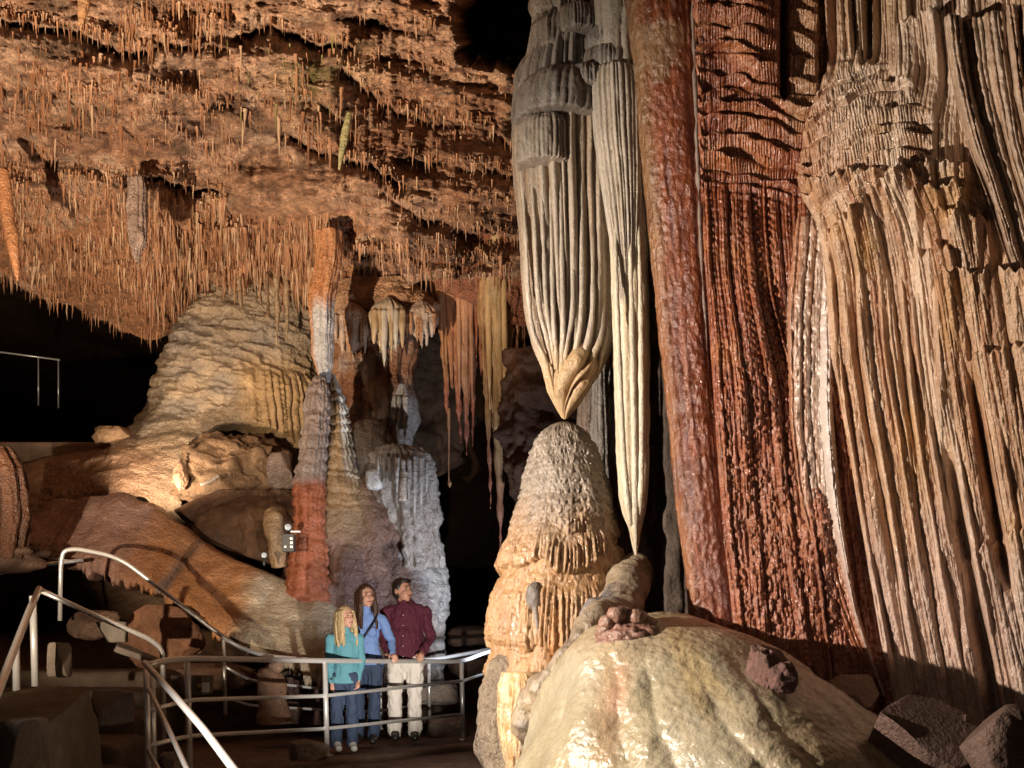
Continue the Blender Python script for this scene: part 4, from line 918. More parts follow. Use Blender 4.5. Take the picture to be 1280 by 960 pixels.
CA = empty('white_cascade', Pv(506, 640, 14.2), 'frozen white cascade of dripstone on the right shoulder of the cave bell', 'flowstone')
body('cap', [(556, 484, 500), (562, 474, 520), (572, 468, 532), (590, 467, 538), (620, 472, 540), (660, 482, 543), (710, 492, 546)], 14.45, 0.7, 140, 110, fl_disp(17, 0.10, 625, 46, 0.03, 0.09, 0.8), col_streak((0.36, 0.33, 0.32), (0.24, 0.20, 0.18), 626), M_crys, CA)
for k, (x, ya, yb, w) in enumerate([(473, 572, 602, 5), (480, 572, 600, 5), (487, 572, 604, 5), (496, 572, 620, 6), (504, 575, 632, 6), (511, 575, 628, 6), (518, 575, 648, 6), (526, 572, 640, 6), (533, 575, 615, 5)]):
    w = w / F * 14 / 2; limb('icicle', [(x, ya, 13.95, w), (x, ya * .5 + yb * .5, 13.92, w), (x, yb, 13.98, w * .1)], 10, 22, 0.02, (0.38, 0.35, 0.34), M_crys, CA, seed=630 + k, fq=7)
tag(rock('white_stump', 468, 612, 14.0, 0.22, 0.26, 0.2, 640, (0.52, 0.51, 0.52), 4, 0.1, mat=M_crys), 'small white stump below the dark dome', 'stalagmite')
tag(limb('white_post', [(503, 626, 13.75, .06), (503, 608, 13.75, .055), (505, 590, 13.78, .05)], 14, 24, 0.03, (0.52, 0.44, 0.38), M_crys, seed=641), 'short pale post of dripstone standing under the white cascade', 'stalagmite')
# purple-brown slope between the slab and the bell, carrying the floodlights
SP = body('brown_slope', [(682, 374, 402), (694, 370, 412), (715, 368, 428), (745, 374, 446), (790, 385, 465), (880, 390, 480)], 14.3, 0.6, 110, 100, lambda k: 0.12 * fbm(k['X'] * 2, k['Y'] * 2, k['Z'] * 2, 645) + 0.03 * (-0.3 + billow(k['X'] * 8, k['Y'] * 8, k['Z'] * 8, 646)), lambda k: mixc((0.15, 0.075, 0.055), (0.11, 0.055, 0.045), 0.5 + fbm(k['X'] * 3, k['Y'] * 3, k['Z'] * 3, 647)), M_flow)
tag(SP, 'smooth purple-brown slope at the foot of the two-toned column', 'flowstone')
tag(limb('tan_knob_column', [(350, 708, 13.9, .10), (347, 690, 13.85, .11), (344, 668, 13.8, .12), (341, 648, 13.85, .11), (342, 636, 13.95, .05)], 24, 50, 0.05, (0.25, 0.155, 0.08), M_flow, seed=650), 'short tan knobbly column beside the floodlights', 'stalagmite')

# ------------------------------------------------------------------ hanging stalactites left of the drapery
STL = [  # centre top px, row of the root, tip px, tip row, width at the root px, d, colour, label
    (553, 352, 560, 524, 16, 13.6, (0.42, 0.20, 0.09), 'orange stalactite at the left of the hanging group by the dark opening'),
    (566, 350, 575, 554, 18, 13.5, (0.40, 0.17, 0.08), 'long orange stalactite with a reddish tip left of the twin points'),
    (580, 350, 583, 569, 20, 13.4, (0.44, 0.22, 0.12), 'thickest orange stalactite of the group over the dark opening'),
    (592, 352, 590, 558, 14, 13.5, (0.36, 0.13, 0.07), 'narrow red stalactite at the right of the group over the dark opening'),
    (606, 356, 613, 636, 14, 12.6, (0.40, 0.22, 0.10), 'slim brown stalactite pressed against the longest tan one'),
    (620, 350, 626, 704, 24, 12.4, (0.50, 0.33, 0.17), 'longest tan stalactite, red towards its tip, hanging left of the stalagmite'),
    (634, 350, 637, 524, 14, 12.7, (0.44, 0.24, 0.12), 'medium tan stalactite right of the longest one'),
    (645, 362, 646, 464, 10, 12.9, (0.38, 0.19, 0.10), 'short brown stalactite second from the hanging drapery'),
    (655, 360, 656, 448, 8, 12.9, (0.36, 0.17, 0.09), 'short brown stalactite touching the edge of the hanging drapery'),
    (600, 360, 602, 470, 10, 13.2, (0.34, 0.14, 0.07), 'short dark orange stalactite between the two hanging groups'),
    (543, 352, 545, 410, 9, 14.0, (0.38, 0.18, 0.09), 'short orange stalactite at the rim of the dark opening'),
    (533, 356, 534, 396, 8, 14.2, (0.40, 0.2, 0.1), 'stubby orange stalactite next to the ceiling ledge')]
for k, (xa, ya, xt, yt, w, d, c, lab) in enumerate(STL):
    d = 15.55 + (d - 12.4) * 0.3
    root = empty('stalactite', Pv(xa, ya, d), lab, 'stalactite')
    L_ = yt - ya
    prof = []
    for t, ww in ((-0.20, 0.8), (0, 1.0), (0.25, 0.72), (0.5, 0.48), (0.75, 0.27), (0.92, 0.12), (1.0, 0.02)):
        x = xa + (xt - xa) * max(0, t); prof.append((ya + L_ * t, x - w * ww / 2, x + w * ww / 2))
    cc = np.array(c)
    def colf(kk, cc=cc, k=k, yt=yt, L_=L_):
        q = mixc(cc, cc * 0.72, 0.5 + 0.9 * fbm(np.cos(kk['th']) * 2, np.sin(kk['th']) * 2, kk['py'] * 0.01, 700 + k))
        return mixc(q, (0.40, 0.12, 0.09), 0.7 * ss(yt - 0.45 * L_, yt - 0.1 * L_, kk['py']))
    body('shaft', prof, d, 0.9, 40, 130, fl_disp(6, 0.05, 700 + k, 15, 0.016, 0.04, 0.7), colf, M_smooth, root, wob=1.5, seed=k)
    rg = random.Random(k)
    for j in range(5 if w > 12 else 2):
        x = xa + rg.uniform(-.45, .45) * w; t1 = rg.uniform(0.2, 0.75); r = w / F * d * 0.16
        limb('side_drip', [(x, ya - 6, d - r * 2, r), (x + (xt - xa) * t1 * .5, ya + L_ * t1 * .5, d - r * 2, r), (x + (xt - xa) * t1, ya + L_ * t1, d - r * 1.6, r * .15)], 9, 34, 0.012, cc * rg.uniform(0.85, 1.2), M_smooth, root, seed=720 + 3 * k + j, fq=7)
thread = limb('dripstone_thread', [(561, 510, 15.4, .022), (561, 560, 15.4, .014), (561, 596, 15.4, .01), (562, 604, 15.4, .03), (562, 609, 15.4, .008)], 8, 40, 0.006, (0.42, 0.22, 0.12), M_smooth, seed=740)
tag(thread, 'thin dripstone thread with a bulb at its end below the leftmost hanging orange stalactite', 'stalactite')
# red rock the group hangs from
tag(body('red_overhang', [(285, 505, 720), (318, 522, 705), (340, 532, 692), (354, 546, 684), (366, 572, 676), (380, 600, 670), (396, 612, 664), (408, 622, 655)], 15.7, 0.22, 190, 90, lambda k: 0.22 * fbm(k['X'] * 2.4, k['Y'] * 2.4, k['Z'] * 2.4, 745) + 0.06 * flute(k['px'] / 8.0, 746, 0.5)[0] * ss(0.3, 0.8, k['v']) + 0.08 * billow(k['X'] * 6, k['Y'] * 6, k['Z'] * 6, 747), lambda k: mixc((0.38, 0.15, 0.075), (0.28, 0.10, 0.06), 0.5 + fbm(k['X'] * 3, k['Y'] * 3, k['Z'] * 3, 748)), M_ceil),
    'red-brown overhang that the hanging stalactites grow from', 'rock ledge')
# brown wall seen through the gaps right of the stalactites
tag(body('brown_back_wall', [(440, 640, 760), (470, 632, 770), (520, 630, 775), (600, 634, 780), (680, 640, 790), (900, 640, 800)], 14.6, 0.5, 130, 160, lambda k: 0.3 * fbm(k['X'] * 2.2, k['Y'] * 2.2, k['Z'] * 2.2, 750, 5, 0.6) + 0.05 * billow(k['X'] * 4, k['Y'] * 4, k['Z'] * 4, 751), lambda k: mixc((0.11, 0.05, 0.028), (0.055, 0.026, 0.017), 0.5 + fbm(k['X'] * 2, k['Y'] * 2, k['Z'] * 2, 752)), M_rock),
    'rough brown rock wall seen between the stalactites and the stalagmite', 'rock wall')
tag(body('dim_back_rock', [(420, 506, 570), (450, 500, 580), (520, 498, 585), (580, 500, 570), (600, 505, 540)], 19.5, 0.5, 90, 90, lambda k: 0.4 * fbm(k['X'] * 1.5, k['Y'] * 1.5, k['Z'] * 1.5, 755) + 0.2 * billow(k['X'] * 3, k['Y'] * 3, k['Z'] * 3, 756), lambda k: rockcol(np.stack([k['X'], k['Y'], k['Z']], -1), (0.15, 0.085, 0.05), 757), M_rock),
    'dim rock deep inside the dark opening', 'rock')
for k, (x, y, w, h, d, lab) in enumerate([(588, 790, 0.7, 0.35, 17, 'dim boulder in the dark passage right of the cave bell'), (600, 830, 0.9, 0.45, 16, 'lower dim boulder in the dark passage near the stalagmite'), (560, 905, .5, .3, 13.6, 'grey rock behind the man at the foot of the cave bell'), (545, 862, 0.55, 0.30, 14.0, 'pale rock wedged between the cave bell and the railing')]):
    tag(rock('boulder', x, y + 20, d, w, h, w * .8, 760 + k, (0.17, 0.11, 0.08) if k < 2 else (0.34, 0.28, 0.24), 3.2, 0.2, mat=M_rock), lab, 'rock')

# ------------------------------------------------------------------ ceiling stalactites
def drip_mesh(seed):
    rg = np.random.RandomState(seed); nvd, nud = 9, 7
    t = np.linspace(0, 1, nvd); r = (1 - t) ** 0.75 * (0.85 + 0.3 * rg.rand(nvd)); r[0] = 1.25; r[-1] = 0.04
    ox = np.cumsum(rg.randn(nvd)) * 0.22; oy = np.cumsum(rg.randn(nvd)) * 0.22
    th = np.linspace(0, 2 * math.pi, nud, endpoint=False)
    W = np.stack([ox[:, None] + r[:, None] * np.cos(th), oy[:, None] + r[:, None] * np.sin(th), -t[:, None] + 0 * th], -1)
    return W, gridfaces(nvd, nud, True)
M_strawA = rock_mat('orange_dripstone', 0.5, (3, 0.3), (9, 0.3), (0, 0), 0.3, solid=(0.36, 0.18, 0.095))
M_strawB = rock_mat('dark_orange_dripstone', 0.5, (3, 0.3), (9, 0.3), (0, 0), 0.3, solid=(0.24, 0.105, 0.05))
M_strawC = rock_mat('pale_dripstone', 0.42, (3, 0.3), (9, 0.3), (0, 0), 0.25, solid=(0.46, 0.30, 0.19))
M_strawG = rock_mat('mossy_dripstone', 0.6, (3, 0.3), (9, 0.3), (0, 0), 0.3, solid=(0.22, 0.20, 0.07))
variants = {}
for mi, m in enumerate((M_strawA, M_strawB, M_strawC, M_strawG)):
    for s in range(8):
        Wd, fd = drip_mesh(s); me = mesh_np('stalactite', Wd, fd); me.materials.append(m); variants[(mi, s)] = me
rg = np.random.RandomState(77)
nvC, nuC = CEIL_PX.shape
ZONES = [ # x0,x1,y0,y1, count, length px lo, hi, weights of A,B,C,G, label, group
    (180, 425, 268, 392, 1500, 8, 36, (.5, .25, .25, 0), 'thin orange stalactite in the dense fringe above the flowstone cone', 'stalactites in the fringe above the cone'),
    (0, 190, 215, 350, 760, 6, 28, (.45, .35, .2, 0), 'thin orange stalactite on the ceiling at the far left above the dark opening', 'stalactites on the left ceiling'),
    (0, 200, 340, 440, 350, 6, 22, (.5, .4, .1, 0), 'small orange stalactite along the rim of the dark left opening', 'stalactites along the left rim'),
    (30, 180, 70, 175, 75, 12, 44, (.2, .7, .1, 0), 'dark slim stalactite on the pale patch of ceiling at the upper left', 'stalactites on the upper left ceiling'),
    (150, 290, 0, 62, 170, 8, 34, (.5, .3, .2, 0), 'brown stalactite of the fringe along the top edge', 'stalactites along the top edge'),
    (180, 300, 90, 215, 110, 6, 28, (.5, .35, .15, 0), 'orange stalactite on the middle ceiling left of the mossy patch', 'stalactites on the middle ceiling'),
    (285, 450, 40, 190, 50, 14, 56, (.3, .2, .2, .3), 'greenish stalactite around the mossy patch of the ceiling', 'stalactites by the mossy patch'),
    (195, 285, 240, 262, 220, 14, 34, (.5, .2, .3, 0), 'comb-like stalactite hanging under the thin black crevice', 'stalactites under the crevice'),
    (420, 660, 60, 300, 160, 4, 16, (.4, .3, .3, 0), 'tiny stalactite on the rough ceiling right of the mossy patch', 'stalactites on the right ceiling'),
    (420, 640, 296, 350, 220, 6, 26, (.4, .35, .25, 0), 'small stalactite on the low ceiling above the dark opening', 'stalactites on the low ceiling'),
    (0, 60, 30, 190, 60, 10, 40, (.3, .6, .1, 0), 'brown stalactite by the left edge of the ceiling', 'stalactites by the left edge')]
for (lp, lu, ld_, lr, lq) in LEDGES:            # rows of short ones along the lips
    ZONES.append((lp[0][0], lp[-1][0], -1, lp, 3 + int((lp[-1][0] - lp[0][0]) * 0.22), 4, 20, (.4, .35, .25, 0), 'small stalactite hanging from a ledge lip of the ceiling', 'stalactites along the ceiling ledges'))
drips = []
ccx = np.linspace(-420, 800, nuC)
for (x0, x1, y0, y1, cnt, l0, l1, wts, lab, grp) in ZONES:
    for _ in range(int(cnt * 2.6)):
        px = rg.uniform(x0, x1); py = rg.uniform(y0, y1) if y0 >= 0 else np.interp(px, [q_[0] for q_ in y1], [q_[1] for q_ in y1]) + rg.uniform(-9, 3)
        j = int(np.clip(round((px + 420) / 1220 * (nuC - 1)), 0, nuC - 1)); i = int(np.argmin(np.abs(CEIL_PY[:, j] - py)))
        if y0 >= 0 and n3(px * 0.035, py * 0.06, 0.0, 790) + 0.5 * n3(px * 0.1, py * 0.15, 0.0, 791) < rg.uniform(-0.9, 0.35): continue
        if i >= nvC - 1 and py - CEIL_PY[-1, j] > 8: continue
        p = CEIL_W[i, j]; d = p[1]; L_ = (0.5 * l0 + (l1 - 0.5 * l0) * rg.rand() ** 2.6) / F * d
        r = L_ * rg.uniform(0.014, 0.050) * (1.8 if rg.rand() < 0.06 else 1) + 0.006
        drips.append((L_ / d, p, L_, min(r, 0.04), rg.choice(4, p=wts), rg.randint(8), rg.uniform(0, 6.28), lab, grp, x0, x1))
drips.sort(key=lambda q: -q[0])
for q in drips[:300]:
    o = link('ceiling_stalactite', variants[(q[4], q[5])])
    o.location = Vector(q[1]) + Vector((0, -0.02, 0.06)); o.scale = (q[3], q[3], q[2] + 0.06); o.rotation_euler = (0, 0, q[6])
    xx = 640 + q[1][0] / q[1][1] * F
    side = ['left', 'middle', 'right'][int(np.clip((xx - q[9]) / max(1, q[10] - q[9]) * 3, 0, 2))]
    w0 = q[7].split()
    cname = ['orange', 'dark brown', 'pale', 'greenish'][q[4]]
    lab = '%s %s, %s part' % (cname, ' '.join(x for x in w0 if x not in ('orange', 'brown', 'dark', 'greenish', 'thin', 'slim')), side)
    tag(o, lab, 'stalactite', q[8])
for mi, m in enumerate((M_strawA, M_strawB, M_strawC, M_strawG)):
    Vs, Fs, off = [], [], 0
    for q in drips[300:]:
        if q[4] != mi: continue
        Wd, fd = drip_mesh(q[5]); c_, s_ = math.cos(q[6]), math.sin(q[6]); v = Wd.reshape(-1, 3)
        v2 = np.stack([(v[:, 0] * c_ - v[:, 1] * s_) * q[3], (v[:, 0] * s_ + v[:, 1] * c_) * q[3], v[:, 2] * (q[2] + 0.05)], -1) + q[1] + np.array([0, -0.02, 0.05])
        Vs.append(v2); Fs.append(fd + off); off += len(v2)
    if Vs:
        o = link('small_ceiling_stalactites', mesh_np('small_ceiling_stalactites', np.concatenate(Vs), np.concatenate(Fs)), m)
        tag(o, ['dense fringe of small orange stalactites across the ceiling', 'scattered small dark stalactites across the ceiling', 'scattered small pale stalactites across the ceiling', 'small mossy stalactites round the green patch'][mi], 'stalactites', kind='stuff')
# two that stand out by their size
tag(limb('stalactite', [(2, 215, 13.5, .10), (10, 270, 13.4, .085), (17, 315, 13.3, .065), (22, 351, 13.3, .012)], 16, 50, 0.03, (0.44, 0.19, 0.08), M_flow, seed=780), 'thick leaning orange stalactite at the left edge above the dark opening', 'stalactite')
tag(limb('stalactite', [(106, -30, 10.6, .075), (105, 0, 10.6, .06), (102, 24, 10.6, .035), (101, 40, 10.6, .008)], 14, 40, 0.02, (0.36, 0.18, 0.08), M_flow, seed=781), 'thick brown stalactite cut by the top edge at the left', 'stalactite')
tag(limb('stalactite', [(436, 140, 12.2, .035), (431, 170, 12.2, .05), (427, 192, 12.2, .03), (424, 212, 12.2, .006)], 12, 40, 0.02, (0.3, 0.26, 0.12), M_flow, seed=782), 'greenish carrot-shaped stalactite right of the mossy patch', 'stalactite')
tag(body('blackened_stalagmite', [(222, 160, 178), (240, 160, 180), (280, 160, 180), (310, 163, 178), (328, 168, 174)], 14.0, 0.8, 50, 70, fl_disp(9, 0.06, 785, 0, 0, 0.05), lambda k: mixc((0.20, 0.13, 0.10), (0.30, 0.2, 0.15), 0.5 + fbm(k['X'] * 6, k['Y'] * 6, k['Z'] * 6, 786)), M_flow), 'stubby dark grey hanging block left of the comb of stalactites', 'stalactite')
# ------------------------------------------------------------------ walkway, stairs, stone blocks
def block(name, px, py, d, w, h, dep, seed, col, label, cat='block', rot=0.0, tilt=0.0, amp=0.035, power=12, mat=None):
    col = tuple(c * 0.62 for c in col)
    o = rock(name, px, py, d, w, h, dep, seed, col, power, amp * 1.6, 3.0, mat=mat or M_conc, nu=90, nv=56, rot=rot, tilt=tilt, cuts=3); return tag(o, label, cat)
CONC = (0.24, 0.19, 0.15)
# walkway kerb under the front railing
KB = rock('walkway_kerb', 500, 958, 10.9, 3.9, 0.16, 0.26, 801, (0.15, 0.10, 0.07), 9, 0.02, 2.0, mat=M_conc, nu=90, nv=30, rot=math.radians(46)); struct(KB)
# stairs climbing away at the left
for k in range(5):
    y = 8.6 + 0.85 * k; zt = 0.16 + 0.17 * k
    b = P(0, 0, y); x0 = -4.3 - 0.16 * k
    q = rock('stair_step', 0, 0, 1, 2.3, 0.9, 0.95, 810 + k, (0.10, 0.07, 0.05), 12, 0.03, 2.0, mat=M_conc, nu=80, nv=40)
    q.location = (x0, y, zt - 0.9); struct(q)
block('parapet', 38, 1010, 7.6, 0.62, 0.86, 1.5, 820, (0.22, 0.165, 0.12), 'rough grey-brown concrete parapet at the lower left corner', 'parapet', 0.10)
block('stone_slab', 24, 968, 6.9, 0.28, 0.36, 0.3, 821, (0.20, 0.16, 0.13), 'upright grey stone slab leaning on the parapet in the bottom left corner', 'stone')
block('stone_post', 74, 846, 8.6, 0.17, 0.27, 0.17, 822, (0.30, 0.24, 0.19), 'short square stone post on top of the parapet', 'stone post', 0.2, 0, 0.06, 7)
block('concrete_block', 141, 912, 8.9, 0.30, 0.32, 0.3, 823, (0.26, 0.22, 0.19), 'pale wedge-shaped concrete block beside the stairs', 'block', 0.5)
block('concrete_block', 141, 803, 10.8, 0.30, 0.21, 0.26, 824, (0.26, 0.22, 0.18), 'grey concrete block higher up under the stair railing', 'block', 0.15)
block('concrete_block', 172, 824, 10.5, 0.42, 0.10, 0.22, 825, (0.26, 0.21, 0.18), 'flat tilted grey stone lying against the reddish rock', 'block', 0.3, 0.35)
block('stone_block', 240, 868, 10.4, 0.34, 0.22, 0.26, 826, (0.25, 0.19, 0.14), 'grey-brown stone block with a small lamp on it behind the railing', 'block', -0.1)
block('stone_block', 384, 962, 10.2, 0.36, 0.27, 0.26, 827, (0.36, 0.27, 0.21), 'pinkish stone block at the foot of the railing near the girl', 'block', -0.15, 0.05, 0.10, 5)
block('walk_stone', 345, 975, 9.9, 0.55, 0.16, 0.3, 828, (0.24, 0.17, 0.12), 'flat brown kerb stone left of the pinkish stone block', 'stone', 0.1)
block('small_boulder', 212, 966, 9.1, 0.18, 0.17, 0.18, 829, (0.36, 0.28, 0.22), 'small pale stone on the floor behind the near handrail', 'stone', 0, 0, 0.16, 3)
tag(rock('leaning_boulder', 203, 836, 12.9, 0.90, 0.86, 0.6, 830, (0.19, 0.09, 0.05), 3.6, 0.22, 1.7, mat=M_rock, tilt=-0.5, nu=130, nv=80, cuts=12), 'big reddish boulder leaning under the slanting slab', 'rock')
tag(rock('rubble_rock', 112, 800, 12.4, 0.6, 0.34, 0.5, 831, (0.10, 0.06, 0.04), 3.2, 0.26, mat=M_rock, nu=80, nv=50, cuts=9), 'dark brown rubble rock left of the leaning boulder', 'rock')
tag(rock('rubble_rock', 134, 786, 12.3, 0.26, 0.2, 0.26, 832, (0.20, 0.12, 0.08), 3.2, 0.26, mat=M_rock, nu=60, nv=40, cuts=9), 'small tan rock on the rubble beside the leaning boulder', 'rock')
tag(rock('dark_ramp_rock', 250, 862, 12.6, 1.2, 0.3, 0.6, 833, (0.15, 0.085, 0.055), 2.8, 0.2, mat=M_rock), 'low dark rock running along behind the railing', 'rock')
ST = empty('stump_stalagmite', Pv(340, 897, 11.8), 'knobbly brown stalagmite stump standing in the dark behind the railing', 'stalagmite')
limb('trunk', [(341, 905, 11.8, .20), (340, 880, 11.8, .155), (340, 855, 11.8, .14), (338, 840, 11.8, .11), (338, 834, 11.8, .04)], 30, 50, 0.06, (0.26, 0.15, 0.10), M_rock, ST, seed=834)
rock('knob', 345, 842, 11.74, 0.17, 0.14, 0.17, 835, (0.32, 0.2, 0.14), 2.0, 0.2, mat=M_rock, parent=ST); rock('knob', 333, 846, 11.72, 0.11, 0.09, 0.11, 836, (0.3, 0.18, 0.12), 2.0, 0.2, mat=M_rock, parent=ST)
# low wall along the path by the dark left opening
lw = rock('low_wall', 50, 582, 17.2, 2.3, 0.36, 0.3, 840, (0.26, 0.18, 0.13), 10, 0.03, 2.0, mat=M_conc, nu=90, nv=30); tag(lw, 'low grey-brown wall along the path in front of the dark left opening', 'wall')

# ------------------------------------------------------------------ stainless railings
def fillet(pts, rad=0.14, n=7):
    p = [np.array(q, float) for q in pts]; out = [p[0]]
    for i in range(1, len(p) - 1):
        a = p[i - 1] - p[i]; b = p[i + 1] - p[i]; la = np.linalg.norm(a); lb = np.linalg.norm(b); r = min(rad, la * .45, lb * .45)
        s, e = p[i] + a / la * r, p[i] + b / lb * r
        for t in np.linspace(0, 1, n): out.append((1 - t) ** 2 * s + 2 * t * (1 - t) * p[i] + t * t * e)
    out.append(p[-1]); return np.array(out)
def pipe(name, pix, r, parent, rad=0.14, mat=None, nu=14):
    C = fillet([P(*q) for q in pix], rad); W_, th = tube_verts(C, r, nu)
    return grid_obj(name, W_, None, mat or M_steel, True, parent, cap=True)
def flange(pix, parent):
    b = P(*pix); C = np.array([b + [0, 0, -0.01], b + [0, 0, 0.012]]); W_, th = tube_verts(C, 0.055, 18)
    return grid_obj('base_plate', W_, None, M_steel, True, parent, cap=True)

FR = empty('front_railing', Pv(405, 945, 10.7), 'stainless steel railing with three bars in front of the family', 'railing')
pipe('top_rail', [(184, 831, 8.8), (206, 826, 9.0), (236, 823, 9.3), (405, 826, 10.7), (578, 827, 12.6), (602, 817, 13.2), (640, 806, 14.2)], 0.026, FR, 0.3)
pipe('middle_rail', [(187, 888, 8.85), (236, 875, 9.3), (405, 870, 10.7), (578, 851, 12.6)], 0.019, FR)
pipe('bottom_rail', [(187, 932, 8.85), (236, 920, 9.3), (405, 911, 10.7), (578, 893, 12.6)], 0.019, FR)
for (x, yt, x2, yb, d) in ((183, 836, 186, 985, 8.8), (190, 838, 193, 985, 8.95), (234, 826, 238, 975, 9.3), (406, 828, 409, 945, 10.7), (577, 829, 579, 925, 12.6)):
    pp = pipe('post', [(x, yt, d), (x2, yb, d)], 0.026, FR); flange((x2, yb, d), pp)
pipe('middle_rail', [(579, 851, 12.6), (605, 842, 13.3), (640, 834, 14.2)], 0.017, FR)

NR = empty('near_handrail', Pv(240, 985, 7.0), 'steel handrail sloping down towards the camera at the bottom', 'railing')
pipe('top_rail', [(181, 829, 8.75), (215, 866, 7.9), (255, 912, 7.0), (300, 972, 6.1), (330, 1010, 5.6)], 0.026, NR, 0.1)
pipe('middle_rail', [(187, 863, 8.78), (210, 910, 8.0), (240, 975, 7.2), (262, 1020, 6.7)], 0.019, NR)
pipe('bottom_rail', [(186, 940, 8.78), (200, 965, 8.4), (222, 1010, 7.8)], 0.019, NR)

SR = empty('stair_railing', Pv(205, 926, 9.9), 'steel stair railing curving down to a post behind the front railing', 'railing')
pipe('top_rail', [(49, 737, 9.3), (120, 770, 9.6), (188, 799, 9.85), (203, 812, 9.9), (205, 928, 9.9)], 0.024, SR, 0.16)
pipe('post', [(41, 745, 9.3), (44, 858, 9.3)], 0.030, SR)
LH = empty('left_handrail', Pv(20, 990, 7.6), 'brownish steel handrail coming towards the camera at the left edge', 'railing')
pipe('top_rail', [(49, 736, 9.3), (36, 765, 8.6), (14, 822, 7.6), (-8, 880, 6.9), (-40, 950, 6.2)], 0.028, LH, 0.1)
pipe('post', [(20, 806, 7.9), (22, 990, 7.9)], 0.026, LH)

AR = empty('arched_railing', Pv(75, 777, 11.9), 'tall arched steel railing running down past the slab and behind the family', 'railing')
pipe('top_rail', [(75, 776, 11.9), (76, 706, 11.9), (79, 688, 11.9), (96, 686, 11.9), (148, 696, 11.9), (292, 806, 12.1), (328, 820, 12.3), (420, 827, 12.9), (480, 829, 13.3), (545, 824, 13.7), (600, 814, 14.4), (640, 804, 15.0)], 0.024, AR, 0.25)
pipe('middle_rail', [(281, 833, 12.1), (312, 851, 12.3), (420, 863, 12.9), (480, 866, 13.3), (560, 858, 13.9)], 0.016, AR, 0.2)
pipe('bottom_rail', [(288, 873, 12.1), (310, 882, 12.3), (420, 888, 12.9), (480, 890, 13.3), (560, 872, 13.9)], 0.016, AR, 0.2)
pipe('post', [(279, 797, 12.1), (282, 894, 12.1)], 0.022, AR); pipe('post', [(476, 830, 13.3), (477, 912, 13.3)], 0.022, AR)
pipe('post', [(536, 826, 13.6), (537, 900, 13.6)], 0.022, AR)
BR_ = empty('upper_path_railing', Pv(30, 760, 12.8), 'straight steel rail leading out of the left edge behind the arched railing', 'railing')
pipe('top_rail', [(-60, 727, 12.6), (0, 716, 12.8), (60, 705, 13.0), (104, 700, 13.2)], 0.024, BR_); pipe('post', [(-20, 722, 12.7), (-20, 800, 12.7)], 0.022, BR_)
pipe('lower_rail', [(60, 698, 13.1), (98, 702, 13.2)], 0.012, BR_)
VR = empty('far_railing', Pv(60, 500, 20.0), 'faint thin railing deep in the dark left opening', 'railing')
pipe('top_rail', [(-60, 436, 20), (0, 440, 20), (75, 450, 20)], 0.016, VR)
for (x, y) in ((48, 447), (73, 450), (-10, 440)): pipe('post', [(x, y, 20), (x, y + 60, 20)], 0.014, VR)

# ------------------------------------------------------------------ floodlight fixtures
def lathe_local(name, prof, mat, parent, M=None, nu=24):
    th = np.linspace(0, 2 * math.pi, nu, endpoint=False); p = np.array(prof, float)
    W_ = np.stack([p[:, 0, None] * np.cos(th), p[:, 0, None] * np.sin(th), p[:, 1, None] + 0 * th], -1)
    if M is not None:
        W_ = W_ @ np.array(M.to_3x3()).T + np.array(M.translation)
    me = mesh_np(name, W_.reshape(-1, 3), gridfaces(len(p), nu, True), extra=[list(range(nu)), list(range((len(p) - 1) * nu, len(p) * nu))[::-1]])
    return link(name, me, mat, parent)
def floodlight(pos, aim, label, size=0.085, group=None):
    t = empty('floodlight', pos, label, 'floodlight', group)
    q = (Vector(aim) - Vector(pos)).to_track_quat('Z', 'Y').to_matrix().to_4x4()
    hs_ = lathe_local('housing', [(.02, -1.9 * size), (.55 * size, -1.8 * size), (.75 * size, -1.2 * size), (1.0 * size, -0.6 * size), (1.06 * size, -.12 * size), (.92 * size, -.12 * size), (.5 * size, -.9 * size), (.1 * size, -1.0 * size)], M_black, t, q)
    lathe_local('lens', [(.02, -.34 * size), (.9 * size, -.34 * size), (.9 * size, -.28 * size), (.02, -.28 * size)], M_lens, hs_, q)
    lathe_local('bracket', [(.012, -3.2 * size), (.016, -3.0 * size), (.016, -1.0 * size), (.012, -.9 * size)], M_black, t, Matrix.Translation((0, 0, 0)))
    return t
for pos, aim, power, colour, cone, rad, lab in FLOODS:  # the added fill lamp gets the same housing
    back = Vector(pos) - (Vector(aim) - Vector(pos)).normalized() * 0.01
    floodlight(back, aim, lab, 0.10 if power > 250 else 0.07)
F1 = floodlight(P(360, 659, 13.3), P(560, 800, 6.0), 'round floodlight head with a pale glass mounted beside the red column base', 0.048)
fb = Pv(361, 690, 13.3)
F2 = empty('lamp_box', fb, 'dark rectangular lamp box with bright reflectors under the round floodlight', 'floodlight')
def boxm(name, c, sz, mat, parent, bev=0.006):
    import bmesh
    bm = bmesh.new(); bmesh.ops.create_cube(bm, size=1); bmesh.ops.scale(bm, vec=sz, verts=bm.verts); bmesh.ops.bevel(bm, geom=bm.edges[:], offset=bev, segments=2, affect='EDGES', profile=.6); bmesh.ops.translate(bm, vec=c, verts=bm.verts)
    me = bpy.data.meshes.new(name); bm.to_mesh(me); bm.free(); return link(name, me, mat, parent)
h2 = boxm('housing', (0, 0, .11), (.15, .12, .22), M_black, F2)
for dz in (.16, .11, .06): boxm('reflector', (.045, -.062, dz), (.04, .01, .035), M_chrome, h2, 0.003)
boxm('reflector', (-.03, -.062, .06), (.03, .01, .03), M_chrome, h2, 0.003)
boxm('arm', (.09, -.03, .25), (.12, .02, .02), M_steel, F2, 0.003)
F3 = floodlight(P(330, 694, 13.2), P(300, 600, 6.0), 'small tilted floodlight half hidden left of the tan knobbly column', 0.04)
